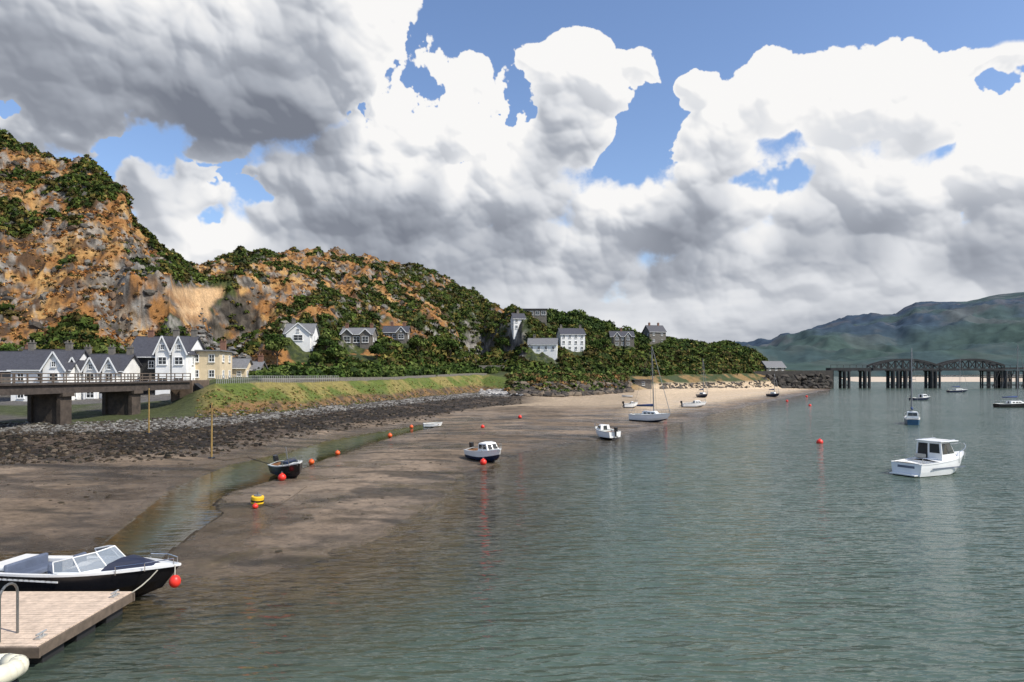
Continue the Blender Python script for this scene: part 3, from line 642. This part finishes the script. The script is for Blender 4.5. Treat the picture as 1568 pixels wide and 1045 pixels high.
def cab(b,x0,x1,w0,w1,z0,z1,rf,rr,ins):
    a=[Vector(v) for v in((x0,-w0/2,z0),(x1,-w1/2,z0),(x1,w1/2,z0),(x0,w0/2,z0),(x0+rr,-w0/2+ins,z1),(x1-rf,-w1/2+ins,z1),(x1-rf,w1/2-ins,z1),(x0+rr,w0/2-ins,z1))]
    m0=(a[4]+a[7])/2+Vector((0,0,.05));m1=(a[5]+a[6])/2+Vector((0,0,.05))
    b.add(a+[m0,m1],[(0,1,5,4),(1,2,6,9,5),(2,3,7,6),(3,0,4,8,7),(4,5,9,8),(8,9,6,7),(3,2,1,0)])
    return {'s':(a[0],a[1],a[5],a[4]),'f':(a[1],a[2],a[6],a[5]),'p':(a[2],a[3],a[7],a[6]),'r':(a[3],a[0],a[4],a[7])}
def outboard(o,x,y,z):
    b=B();b.box((x-.18,y,z+.35),(.38,.26,.42));b.box((x-.14,y,z-.1),(.16,.12,.6));b.box((x-.22,y,z-.42),(.4,.06,.08));b.make('outboard_motor',blk,o,bev=.04)
    p=B()
    for a in(0,2.09,4.19): p.beam((x-.44,y,z-.42),(x-.44,y+math.cos(a)*.14,z-.42+math.sin(a)*.14),.09,.02)
    p.make('propeller',alu,o)
def place(px,py,afloat,dr):
    if afloat: x,y=gp0(px,py,0);return x,y,0.
    x,y,z=gp(px,py);return x,y,max(z,0)+dr*.75
def yacht(name,px,py,hd,L,mh,top,bot,afloat=True,roll=0,cover=canv):
    x,y,z=place(px,py,afloat,.3);o=root(name,(x,y,z),(roll,0,math.radians(hd)))
    Bm=L*.31;fr=.75 if L>6 else .6
    hull(o,L,Bm,.3,fr,fr*1.45,.7,.5,.14,top,bot,dw,(.05,.33),.3)
    b=B();q=cab(b,-L*.17,L*.22,Bm*.62,Bm*.45,fr,fr+.55,.5,.1,.12);b.make('coachroof',gw,o,bev=.03)
    b=B()
    for s in('s','p'):
        for u in(.12,.40,.66): b.panel(q[s],u,u+.2,.35,.72,.015)
    b.panel(q['r'],.38,.62,.0,.9,.015);b.make('windows',win,o)
    b=B();mx=L*.09;b.cyl((mx,0,fr),(mx,0,fr+mh),.085,.055,8);b.cyl((mx-.05,0,fr+1.25),(-L*.36,0,fr+1.2),.06,.05,8);b.beam((mx,-.5,fr+mh*.55),(mx,.5,fr+mh*.55),.05);b.make('mast_and_boom',alu,o)
    b=B();b.cyl((mx-.15,0,fr+1.42),(-L*.34,0,fr+1.32),.17,.09,8);b.make('sail_cover',cover,o,True)
    b=B();r_=.014
    b.cyl((L*.5,0,fr*1.4),(mx,0,fr+mh),.05,.03,6);b.cyl((-L*.5,0,fr),(mx,0,fr+mh),r_,r_,4)
    for s in(-1,1):
        b.cyl((mx-.1,s*Bm*.47,fr),(mx,s*.5,fr+mh*.55),r_,r_,4);b.cyl((mx,s*.5,fr+mh*.55),(mx,0,fr+mh),r_,r_,4)
    b.make('rigging',alu,o)
    b=B()
    for s in(-1,1):
        pp=[(L*.48,s*.12,fr*1.42+.6),(L*.34,s*Bm*.28,fr*1.25+.6),(0,s*Bm*.47,fr+.65),(-L*.25,s*Bm*.46,fr+.6),(-L*.48,s*Bm*.36,fr+.6)]
        for a,c in zip(pp[:-1],pp[1:]): b.cyl(a,c,.018,.018,5)
        for a in pp: b.cyl((a[0],a[1],a[2]-.62),a,.02,.02,5)
    b.beam(pp[-1],(pp[-1][0],-pp[-1][1],pp[-1][2]),.03);b.make('guard_rails',ss_,o)
    b=B();b.box((-L*.47,0,-.1),(.35,.06,.9))
    for s in(-1,1): b.box((0,s*Bm*.25,-.45),(L*.2,.1,.6))
    b.make('keels_and_rudder',bot,o);return o
def cabinboat(name,px,py,hd,L,Bm,top,bot,afloat=True,roll=0,cabz=.75,mast=0,strip=None,ob=True,cl=gw):
    x,y,z=place(px,py,afloat,.25);o=root(name,(x,y,z),(roll,0,math.radians(hd)));fr=.62
    hull(o,L,Bm,.28,fr,fr*1.5,.85,.5,.12,top,bot,dw,(.05,.5),.2,strip=strip)
    b=B();q=cab(b,-L*.02,L*.30,Bm*.74,Bm*.55,fr,fr+cabz,.45,.05,.1);b.make('cabin',cl,o,bev=.03)
    b=B()
    for s in('s','p'):
        b.panel(q[s],.1,.46,.4,.85,.015);b.panel(q[s],.54,.86,.4,.85,.015)
    b.panel(q['f'],.08,.47,.35,.88,.015);b.panel(q['f'],.53,.92,.35,.88,.015);b.panel(q['r'],.3,.7,.05,.9,.015);b.make('windows',win,o)
    b=B();b.box((-L*.2,0,.55),(.3,Bm*.7,.08));b.box((-L*.40,0,.58),(.35,Bm*.7,.1));b.make('thwarts',wood,o)
    if ob: outboard(o,-L/2,0,.55)
    if mast:
        b=B();b.cyl((L*.0,0,fr+cabz),(L*.0,0,fr+cabz+mast),.04,.03,6);b.make('mast',alu,o)
    b=B()
    for s in(-1,1):
        pp=[(L*.46,s*.1,1.35),(L*.34,s*Bm*.3,1.25),(L*.2,s*Bm*.44,1.1)]
        for a,c in zip(pp[:-1],pp[1:]): b.cyl(a,c,.018,.018,5)
        for a in pp: b.cyl((a[0],a[1],.75),a,.018,.018,5)
    b.make('pulpit_rail',ss_,o);return o
def dinghy(name,px,py,hd,L,Bm,top,afloat=False,roll=.05):
    x,y,z=place(px,py,afloat,.12);o=root(name,(x,y,z),(roll,0,math.radians(hd)))
    hull(o,L,Bm,.12,.35,.5,.75,.5,.1,top,top,dw,(.04,.9),.06,n=14)
    b=B()
    for xx in(-.3,0,.25): b.box((L*xx,0,.27),(.22,Bm*.78,.04))
    b.make('thwarts',wood,o);return o
def buoy(px,py,r,mat,afloat=False,name='mooring_buoy'):
    x,y,z=place(px,py,afloat,0)
    o=root(name,(x,y,z+r*(.35 if afloat else .8)));b=B();b.sph((0,0,0),r,(1,1,.95),18,12);b.cyl((0,0,r*.8),(0,0,r*1.12),r*.28,r*.2,10);b.make('float',mat,o,True)
    b=B()
    for i in range(8):
        a0,a1=pi*2*i/8,pi*2*(i+1)/8;b.cyl((math.cos(a0)*r*.22,0,r*1.25+math.sin(a0)*r*.22),(math.cos(a1)*r*.22,0,r*1.25+math.sin(a1)*r*.22),r*.05,r*.05,5)
    b.cyl((0,0,-r*.8),(.1*r,-.1,-r*1.05),r*.08,r*.08,6);b.make('mooring_eye',ss_,o)
x,y,z=place(1432,724,True,0);o=root('cabin_cruiser',(x,y,0),(0,0,math.radians(26)))
L,Bm=6.4,2.4
hull(o,L,Bm,.4,.85,1.35,.9,.5,.16,gw,anti,gw,(.08,.34),.3,n=26,strip=None)
b=B();q=cab(b,-.75,1.35,1.95,1.5,.95,2.2,.75,.0,.12);b.make('wheelhouse',gw,o,bev=.04)
b=B();b.box((.15,0,2.27),(2.0,1.85,.07));b.make('wheelhouse_roof',gw,o,bev=.03)
b=B()
for s in('s','p'):
    b.panel(q[s],.06,.44,.36,.95,.015);b.panel(q[s],.48,.94,.36,.95,.015)
b.panel(q['f'],.05,.48,.35,.93,.015);b.panel(q['f'],.52,.95,.35,.93,.015);b.panel(q['r'],.08,.46,.05,.93,.015);b.panel(q['r'],.54,.92,.42,.93,.015);b.make('windows',win,o)
b=B();q2=cab(b,1.1,2.5,1.5,.8,1.0,1.38,.7,.0,.14);b.make('foredeck_trunk',gw,o,bev=.04)
b=B();b.panel(q2['s'],.2,.5,.3,.75,.015);b.panel(q2['p'],.5,.8,.3,.75,.015);b.make('portlights',win,o)
b=B()
for s in(-1,1):
    pp=[(3.15,s*.08,1.95),(2.6,s*.55,1.85),(1.8,s*.95,1.7),(.9,s*1.1,1.5)]
    for a,c in zip(pp[:-1],pp[1:]): b.cyl(a,c,.02,.02,6)
    for a in pp: b.cyl((a[0],a[1],a[2]-.75),a,.018,.018,6)
    b.cyl((-.7,s*.85,2.3),(1.1,s*.7,2.36),.02,.02,6)
    b.cyl((-2.95,s*1.0,.85),(-2.95,s*1.0,1.25),.02,.02,6);b.cyl((-2.95,s*1.0,1.25),(-1.4,s*1.08,1.2),.02,.02,6)
b.cyl((.2,.3,2.3),(.1,.3,3.2),.012,.008,5);b.make('rails_and_aerial',ss_,o)
b=B()
for s in(-1,1): b.box((-.4,s*1.205,.52),(3.6,.02,.08))
b.box((-3.21,0,.62),(.02,1.2,.16));b.make('grey_stripe',grey,o)
b=B();b.box((-2.3,0,.55),(.5,1.6,.5));b.box((-.9,.5,1.2),(.1,.8,.3));b.make('seats',mk('cream_seat',(.5,.46,.38),.7),o,bev=.04)
b=B();b.box((-3.4,0,.12),(.5,1.8,.07));b.make('swim_platform',gw,o)
o=yacht('sailing_catamaran',1396,649,62,6.2,9.8,bl,bl,True,0);
b=B();q=cab(b,-2.2,-.6,1.5,1.3,.8,1.75,.3,.1,.1);b.make('cockpit_tent',gw,o,bev=.05)
b=B()
for s in'spfr': b.panel(q[s],.1,.9,.4,.85,.015)
b.make('tent_windows',win,o)
cabinboat('motor_cruiser',1410,613,15,6.0,2.2,navy,navy,True,0,.9)
yacht('sailing_yacht',1467,601,10,8.4,11.5,navy,navy,True)
yacht('sailing_yacht',1553,624,5,8.0,12.2,blk,blk,True)
yacht('sailing_yacht',996,646,-42,6.4,9.8,gw,navy,False,.06)
cabinboat('fishing_boat',927,671,115,3.8,1.7,gw,anti,False,-.05,.6)
cabinboat('cuddy_cabin_boat',745,706,-58,4.4,1.95,navy,navy,False,.08,.7,strip=gw)
cabinboat('small_fishing_boat',444,730,-48,3.6,1.6,blk,anti,False,.16,.35,mast=.9,cl=navy,ob=True)
yacht('sailing_yacht',1076,609,-80,6.0,10.,navy,anti,False,.02)
cabinboat('motor_launch',1063,624,5,5.0,1.8,gw,anti,False,.04,.5)
yacht('sailing_yacht',1184,608,-70,5.0,6,navy,anti,False)
cabinboat('motor_launch',966,625,10,2.8,1.2,gw,anti,False,.05,.4)
dinghy('rowing_dinghy',663,654,15,2.5,1.2,gw)
dinghy('rowing_dinghy',960,606,170,3,1.3,gw)
buoy(740,712,.26,redp);buoy(925,671,.22,redp);buoy(432,736,.26,redp);buoy(477,711,.22,orp);buoy(517,697,.22,orp);buoy(597,670,.26,orp);buoy(630,656,.24,orp)
buoy(1018,643,.34,redp);buoy(796,641,.28,redp);buoy(739,656,.24,redp);buoy(1255,679,.32,redp,True);buoy(1205,615,.3,redp,True);buoy(1235,608,.34,redp,True);buoy(1240,622,.3,redp,True);buoy(391,779,.15,redp)
x,y,z=gp(394,772);o=root('drum_mooring_buoy',(x,y,z+.02),(.05,.08,0));b=B();b.cyl((0,0,0),(0,0,.42),.33,.33,24);b.make('drum',yel,o,bev=.05)
b=B();b.cyl((0,0,.42),(0,0,.47),.2,.2,16);b.cyl((0,0,.47),(0,0,.62),.04,.04,8);b.make('mooring_eye',alu,o);b=B();b.cyl((0,0,.14),(0,0,.22),.345,.345,24);b.make('band',blk,o)
for(px,py,h)in((324,702,4.5),(228,662,4.6)):
    x,y,z=gp(px,py);o=root('mooring_post',(x,y,z));b=B();b.cyl((0,0,-.5),(.03,0,h),.08,.06,10);b.make('post',mk('yellow_brown_post',(.28,.18,.055),.8,0,.4,2),o);b=B();b.box((0,0,h-.3),(.26,.05,.26));b.cyl((0,0,.02),(0,0,.12),.3,.22,10);b.make('marker_and_collar',blk,o)
def mrope(name,pp,r=.02):
    b=B();L_=[]
    for p in pp:
        x,y,z=gp(*p);L_.append(Vector((x,y,max(z,0)+.03)))
    for a,c in zip(L_[:-1],L_[1:]):
        k=6
        for i in range(k):
            p0=a.lerp(c,i/k);p1=a.lerp(c,(i+1)/k);p0.z=max(gz(p0.x,p0.y),0)+.02;p1.z=max(gz(p1.x,p1.y),0)+.02
            b.cyl(p0,p1,r,r,5)
    b.make(name,mk('muddy_rope',(.09,.07,.045),.9))
mrope('mooring_rope',[(325,703),(345,705),(380,700),(430,716)],.025)
mrope('mooring_rope',[(395,772),(420,778),(450,760),(470,745)],.015)
mrope('mooring_rope',[(742,711),(700,722),(672,735)],.015)
# ---------------------------------------------------------------- pontoon
o=root('wooden_pontoon');b=B()
deckm=mk('pontoon_decking',(.58,.45,.34),.75,0,.25,5,.3,30);ty=16.25
i=0
while ty<20.2:
    jx=[-24.,-20.3+((i%3)*.9),-15.9+((i%2)*1.1),-11.3]
    for a,c in zip(jx[:-1],jx[1:]): b.box(((a+c)/2,ty+.07,.5+random.uniform(-.003,.003)),(c-a-.008,.134,.035))
    ty+=.15;i+=1
b.make('deck_boards',deckm,o)
b=B();b.box((-17.6,16.2,.37),(12.8,.06,.24));b.box((-17.6,20.25,.37),(12.8,.06,.24));b.box((-11.26,18.22,.37),(.06,3.98,.24));b.make('fascia',mk('old_fascia',(.12,.09,.065),.8,0,.3,4),o)
b=B()
for yy in(16.9,18.2,19.5):
    for xx in(-12.1,-14.6,-17.1,-19.6): b.box((xx,yy,.0),(1.5,.8,.5))
b.make('floats',blackp,o)
b=B()
for(xx,yy) in((-11.55,16.75),(-11.55,19.85)):
    b.box((xx,yy,.54),(.12,.3,.04));b.cyl((xx,yy-.06,.55),(xx,yy-.06,.63),.02,.02,6);b.cyl((xx,yy+.06,.55),(xx,yy+.06,.63),.02,.02,6);b.cyl((xx,yy-.18,.64),(xx,yy+.18,.64),.025,.025,8)
b.make('mooring_cleats',mk('cleat',(.5,.5,.48),.4,.6),o)
b=B()
for yy in(16.45,17.05):
    b.cyl((-12.35,yy,.2),(-12.35,yy,1.55),.03,.03,10)
for i in range(8):
    a0,a1=pi*i/8,pi*(i+1)/8;b.cyl((-12.35,16.75-math.cos(a0)*.3,1.55+.28*math.sin(a0)),(-12.35,16.75-math.cos(a1)*.3,1.55+.28*math.sin(a1)),.03,.03,8)
b.make('ladder_handrail',mk('dull_steel',(.2,.2,.19),.4,.7),o)
# ---------------------------------------------------------------- speedboat
o=root('speedboat',(-13.4,21.75,0),(0,0,math.radians(-9)));L,Bm=6.2,2.2
hull(o,L,Bm,.35,.78,1.05,.88,.45,.2,blk,blk,gw,(.08,.5),.3,n=26,strip=None)
b=B()
for s in(-1,1):
    for i in range(14):
        s0,s1=i/26,(i+1)/26
        b.box((-L/2+L*(s0+s1)/2*.8+.2,s*1.105,.66),(.25,.02,.05))
b.make('hull_pinstripe',gw,o)
b=B()
W0=[(-.5,-.93,.88),(.35,-.85,.9),(.95,-.45,.98),(.95,.45,.98),(.35,.85,.9),(-.5,.93,.88)];W1=[(-.6,-.85,1.18),(.0,-.75,1.32),(.5,-.4,1.42),(.5,.4,1.42),(.0,.75,1.32),(-.6,.85,1.18)]
gm=bpy.data.materials.new('clear_windscreen');gm.use_nodes=True;g_=gm.node_tree.nodes['Principled BSDF'];g_.inputs['Base Color'].default_value=(.3,.34,.38,1);g_.inputs['Alpha'].default_value=.45;g_.inputs['Roughness'].default_value=.05
fr_=B()
for i in range(5):
    b.slab([W0[i],W0[i+1],W1[i+1],W1[i]],.01);fr_.cyl(W1[i],W1[i+1],.022,.022,6);fr_.cyl(W0[i],W0[i+1],.022,.022,6)
for i in range(6): fr_.cyl(W0[i],W1[i],.02,.02,6)
b.make('windscreen',gm,o);fr_.make('windscreen_frame',trim,o)
b=B();q=cab(b,.9,2.6,1.5,.55,.93,1.14,.7,.15,.2);b.make('bow_cover',mk('navy_canvas',(.015,.02,.045),.7),o,bev=.04)
b=B()
for yy in(-.5,.5): b.box((-.6,yy,.6),(.5,.5,.16));b.box((-.85,yy,.85),(.12,.5,.5))
b.box((-2.1,0,.62),(.6,1.6,.18));b.box((-2.35,0,.8),(.14,1.6,.4));b.make('seats',mk('blue_grey_vinyl',(.10,.12,.17),.5),o,bev=.05)
b=B();b.box((-2.75,0,.86),(.7,1.5,.18));b.make('engine_cover',gw,o,bev=.06)
b=B()
for s in(-1,1):
    pp=[(2.95,s*.1,1.25),(2.3,s*.55,1.2),(1.5,s*.8,1.12)]
    for a,c in zip(pp[:-1],pp[1:]): b.cyl(a,c,.016,.016,6)
    for a in pp: b.cyl((a[0],a[1],a[2]-.25),a,.014,.014,6)
b.make('bow_rail',ss_,o)
b=B();b.sph((3.15,-.32,.62),.17,(1,1,1.15),16,10);b.make('orange_fender',redp,o,True)
b=B();b.cyl((3.0,-.1,1.05),(3.15,-.32,.8),.015,.015,5)
pa=Vector((2.7,-.5,1.0));pb=Vector((1.6,-1.9,.5))
for i in range(8):
    u0,u1=i/8,(i+1)/8;p0=pa.lerp(pb,u0);p1=pa.lerp(pb,u1);p0.z-=.7*u0*(1-u0)*2;p1.z-=.7*u1*(1-u1)*2;b.cyl(p0,p1,.018,.018,5)
b.make('mooring_ropes',rope,o)
o=root('inflatable_tender',(-11.9,14.9,0),(0,0,math.radians(12)));b=B();cr=mk('cream_hypalon',(.66,.62,.48),.55,0,.08)
pth=[(-2.6,-.62,.36),(0,-.62,.38),(.55,-.5,.42),(.9,-.2,.48),(.98,0,.5),(.9,.2,.48),(.55,.5,.42),(0,.62,.38),(-2.6,.62,.36)]
for a,c in zip(pth[:-1],pth[1:]):
    b.cyl(a,c,.21,.21,14);b.sph(a,.21,n=14,m=8)
b.make('tube',cr,o,True);b=B();b.box((-.9,0,.28),(3.,.9,.05));b.box((-.8,0,.45),(.25,1.1,.04));b.make('floor_and_seat',grey,o)
# ---------------------------------------------------------------- sky: cumulus field computed over azimuth/elevation
w=bpy.data.worlds.new('World');sc.world=w;w.use_nodes=True;nt=w.node_tree
bg=nt.nodes['Background'];out=nt.nodes['World Output']
SD=Vector((.80,-.38,1.0)).normalized();el=math.asin(SD.z);azs=math.atan2(SD.x,SD.y)
sky=N(nt,'ShaderNodeTexSky',sky_type='NISHITA');sky.sun_disc=False;sky.sun_elevation=el;sky.sun_rotation=azs
blobs=[(120,40,330,165),(360,40,250,135),(310,140,230,100),(90,110,180,85),(510,25,115,115),(440,140,115,75),
(140,190,110,40),(235,285,75,48),(262,350,75,62),(440,320,115,92),(540,255,85,70),(655,190,92,82),(705,160,60,60),(600,330,180,100),(790,300,115,92),(885,115,80,54),(945,105,46,30),(838,180,66,88),(895,205,46,50),
(1100,195,80,72),(1065,130,50,32),(1035,112,26,18),(1185,160,100,60),(1300,150,145,72),(1450,145,145,72),(1580,260,140,130),(1555,90,90,34),(1090,290,115,90),(980,335,135,65),(1330,290,220,105),(700,400,400,80),(1250,420,520,95),(300,400,240,55),(784,495,1300,75),(-150,250,160,120),(1750,200,160,160)]
holes=[(650,60,28,52),(606,125,20,32),(570,160,16,26),(778,95,24,52),(773,155,14,38),(992,165,24,36),(978,215,34,32),(968,250,42,20),(1192,284,36,12),(1535,135,34,18),(345,285,44,22),(190,222,60,20),(25,178,55,20),(310,335,20,14)]
darks=[(430,195,170,50,.26),(250,150,240,60,.16),(150,60,200,50,.08),(620,345,140,50,.26),(470,330,80,40,.12),(1010,335,110,35,.18),(1120,400,220,35,.18),(1480,400,120,35,.18),(760,370,160,40,.12),(870,250,50,40,.1),(1380,330,120,25,.12)]
lights=[(850,285,110,45,.12),(1250,220,200,80,.14),(1450,250,150,80,.12),(1180,440,200,30,.12),(900,90,70,40,.1),(280,350,60,50,.15),(700,130,80,40,.1),(590,70,60,90,.12),(1300,110,250,40,.1),(700,220,100,60,.1),(1150,270,80,60,.08)]
def blur(a,r):
    for ax in(0,1):
        for _ in range(2):
            p=np.pad(a,[(r+1,r) if i==ax else (0,0) for i in(0,1)],mode='edge');c=np.cumsum(p,axis=ax)
            n_=a.shape[ax];a=(np.take(c,np.arange(2*r+1,2*r+1+n_),axis=ax)-np.take(c,np.arange(n_),axis=ax))/(2*r+1)
    return a
def clouds(U,V,du):
    W1=(fbm(U*8,V*8,4,201)-.5)*.09;W2=(fbm(U*8+9,V*8,4,202)-.5)*.07
    u=U+W1;v=V+W2;fld=np.full(U.shape,-3.)
    def cen(px,py):
        a=(px-CX)/F;az=math.atan(a);return az,math.atan((HZ-py)/F*math.cos(az)),math.cos(az)
    for (bx_,by_,rx,ry) in blobs:
        cu,cv,c=cen(bx_,by_);q=1-np.hypot((u-cu)/(rx/F*c*c),(v-cv)/(ry/F*c))
        h=np.maximum(.1-np.abs(fld-q),0)/.1;fld=np.maximum(fld,q)+h*h*.025
    hu=U+(fbm(U*16,V*16,5,204,.6)-.5)*.11;hv=V+(fbm(U*16+5,V*16,5,205,.6)-.5)*.09
    for (bx_,by_,rx,ry) in holes:
        cu,cv,c=cen(bx_,by_);q=(np.hypot((hu-cu)/(rx/F*c*c),(hv-cv)/(ry/F*c))-1)*.30
        fld=np.minimum(fld,np.maximum(q,-.14))
    om=np.maximum(ss(.74,.95,np.abs(U)),ss(.56,.75,V))
    fld=np.maximum(fld,(fbm(U*2.6+5,V*2.6,3,203)-.56)*4-4*(1-om))
    bil=0;tot=0;hb=0;ht_=0;a=1.;ah=1.;s=6.5;wu=U+.5*W1;wv=V+.5*W2
    for i in range(6):
        if 1./s<du*2.5: break
        wl=np.clip(1-1.3*worley(wu*s+i*3.3,wv*s*1.1,210+i),-.3,1)
        bil=bil+a*wl;tot+=a;a*=.68;hb=hb+ah*wl;ht_+=ah;ah*=.40;s*=2.05
    bil=bil/tot;hb=hb/ht_
    fb=fbm(U*10,V*11,9,220,.60)
    D=fld+.42*(bil-.60)+.66*(fb-.5)-.045
    wd=.03+.26*ss(.48,.64,fbm(U*6,V*8,4,230))
    cov=ss(0,1,D/wd)
    Db=blur(D,max(1,int(.007/du)))
    Hh=.070*np.sqrt(np.clip(Db+.03,0,.9))+.044*hb+.012*fbm(U*14,V*15,5,221,.40)
    Hh=blur(Hh,max(1,int(.0020/du)))
    gy_,gx_=np.gradient(Hh,du);nn=np.sqrt(gx_**2+gy_**2+1)
    Lx,Ly,Lz=.42,.72,.55
    lam=np.clip((-gx_*Lx-gy_*Ly+Lz)/nn,0,1.1)
    S=0
    for j in range(1,11):
        sxp=int(round(.007*j/du));syp=int(round(.016*j/du))
        Q=np.pad(np.clip(D,0,.8),((0,syp),(0,sxp)),mode='edge')[syp:,sxp:];S=S+Q
    S=blur(S,max(1,int(.004/du)))
    T=np.exp(-S*.25)
    lum=(.34+.64*T)*(.73+.48*lam)+.03+.07*(fbm(U*14,V*20,5,245)-.5)
    for (bx_,by_,rx,ry,st_) in darks:
        cu,cv,c=cen(bx_,by_);lum=lum-st_*.75*np.exp(-((u-cu)/(rx/F*c*c))**2-((v-cv)/(ry/F*c))**2)
    for (bx_,by_,rx,ry,st_) in lights:
        cu,cv,c=cen(bx_,by_);lum=lum+st_*1.4*np.exp(-((u-cu)/(rx/F*c*c))**2-((v-cv)/(ry/F*c))**2)
    thin=1-ss(0,.30,D);lum=lum+.13*thin
    hz=1-ss(.02,.17,V)
    strk=fbm(U*7,V*30,6,240)
    lum=lum*(1-.60*hz)+hz*(.45+.36*(strk-.5)*1.8)
    return np.clip(lum,.2,1.),cov
def cimg(name,u0,u1,v0,v1,wd):
    du=(u1-u0)/wd;ht=int((v1-v0)/du)
    Ug,Vg=np.meshgrid(u0+(np.arange(wd)+.5)*du,v0+(np.arange(ht)+.5)*du)
    l,c=clouds(Ug,Vg,du)
    im=bpy.data.images.new(name,wd,ht,alpha=False,float_buffer=True);im.colorspace_settings.name='Non-Color'
    a=np.ones((ht,wd,4),np.float32);a[...,0]=l;a[...,1]=c;a[...,2]=0
    im.pixels.foreach_set(a.ravel());im.update();im.pack();return im
R1=(-.78,.78,-.01,.62);R2=(-pi,pi,-.01,1.56)
im1=cimg('cumulus_field_detail',*R1,2000);im2=cimg('cumulus_field',*R2,1000)
tc=N(nt,'ShaderNodeTexCoord').outputs['Generated'];s3=N(nt,'ShaderNodeSeparateXYZ');nt.links.new(tc,s3.inputs[0])
U=mth(nt,'ARCTAN2',s3.outputs[0],s3.outputs[1]);V_=mth(nt,'ARCSINE',s3.outputs[2]);V_=mth(nt,'MAXIMUM',V_,-.005)
def timg(im,Rr):
    cv_=N(nt,'ShaderNodeCombineXYZ');nt.links.new(mrange(nt,U,Rr[0],Rr[1],0,1),cv_.inputs[0]);nt.links.new(mrange(nt,V_,Rr[2],Rr[3],0,1),cv_.inputs[1])
    t=N(nt,'ShaderNodeTexImage');t.image=im;t.extension='EXTEND';nt.links.new(cv_.outputs[0],t.inputs[0]);return t.outputs[0]
om=mth(nt,'MAXIMUM',mrange(nt,mth(nt,'ABSOLUTE',U),.70,.76,0,1),mrange(nt,V_,.56,.61,0,1))
cm=mixc(nt,om,timg(im1,R1),timg(im2,R2));sp=N(nt,'ShaderNodeSeparateColor');nt.links.new(cm,sp.inputs[0])
ramp=N(nt,'ShaderNodeValToRGB');nt.links.new(sp.outputs[0],ramp.inputs[0]);cr_=ramp.color_ramp
cr_.elements[0].position=.2;cr_.elements[0].color=(.20,.22,.27,1);cr_.elements[1].position=.90;cr_.elements[1].color=(1,.99,.98,1)
e=cr_.elements.new(.48);e.color=(.42,.45,.51,1);e=cr_.elements.new(.70);e.color=(.75,.77,.81,1)
cb_=N(nt,'ShaderNodeBackground');nt.links.new(ramp.outputs[0],cb_.inputs[0]);cb_.inputs[1].default_value=.95
nt.links.new(mixc(nt,1.,sky.outputs[0],(.98,1.05,1.2),'MULTIPLY'),bg.inputs[0]);bg.inputs[1].default_value=.15
mx=N(nt,'ShaderNodeMixShader');nt.links.new(sp.outputs[1],mx.inputs[0]);nt.links.new(bg.outputs[0],mx.inputs[1]);nt.links.new(cb_.outputs[0],mx.inputs[2]);nt.links.new(mx.outputs[0],out.inputs[0])
sl=bpy.data.lights.new('sun','SUN');sl.energy=5.;sl.angle=math.radians(.5);sl.color=(1,.95,.86);so=bpy.data.objects.new('sun',sl);so.rotation_euler=SD.to_track_quat('Z','Y').to_euler();so.location=(0,0,100);sc.collection.objects.link(so)
# ---------------------------------------------------------------- camera
cd=bpy.data.cameras.new('camera');cd.lens=24;cd.sensor_width=36;cd.shift_y=49.5/1568;cd.clip_end=60000;cd.clip_start=.1
co=bpy.data.objects.new('camera',cd);co.location=(0,0,7);co.rotation_euler=(pi/2,0,0);sc.collection.objects.link(co);sc.camera=co
sc.view_settings.view_transform='Standard';sc.view_settings.look='None';sc.view_settings.exposure=0
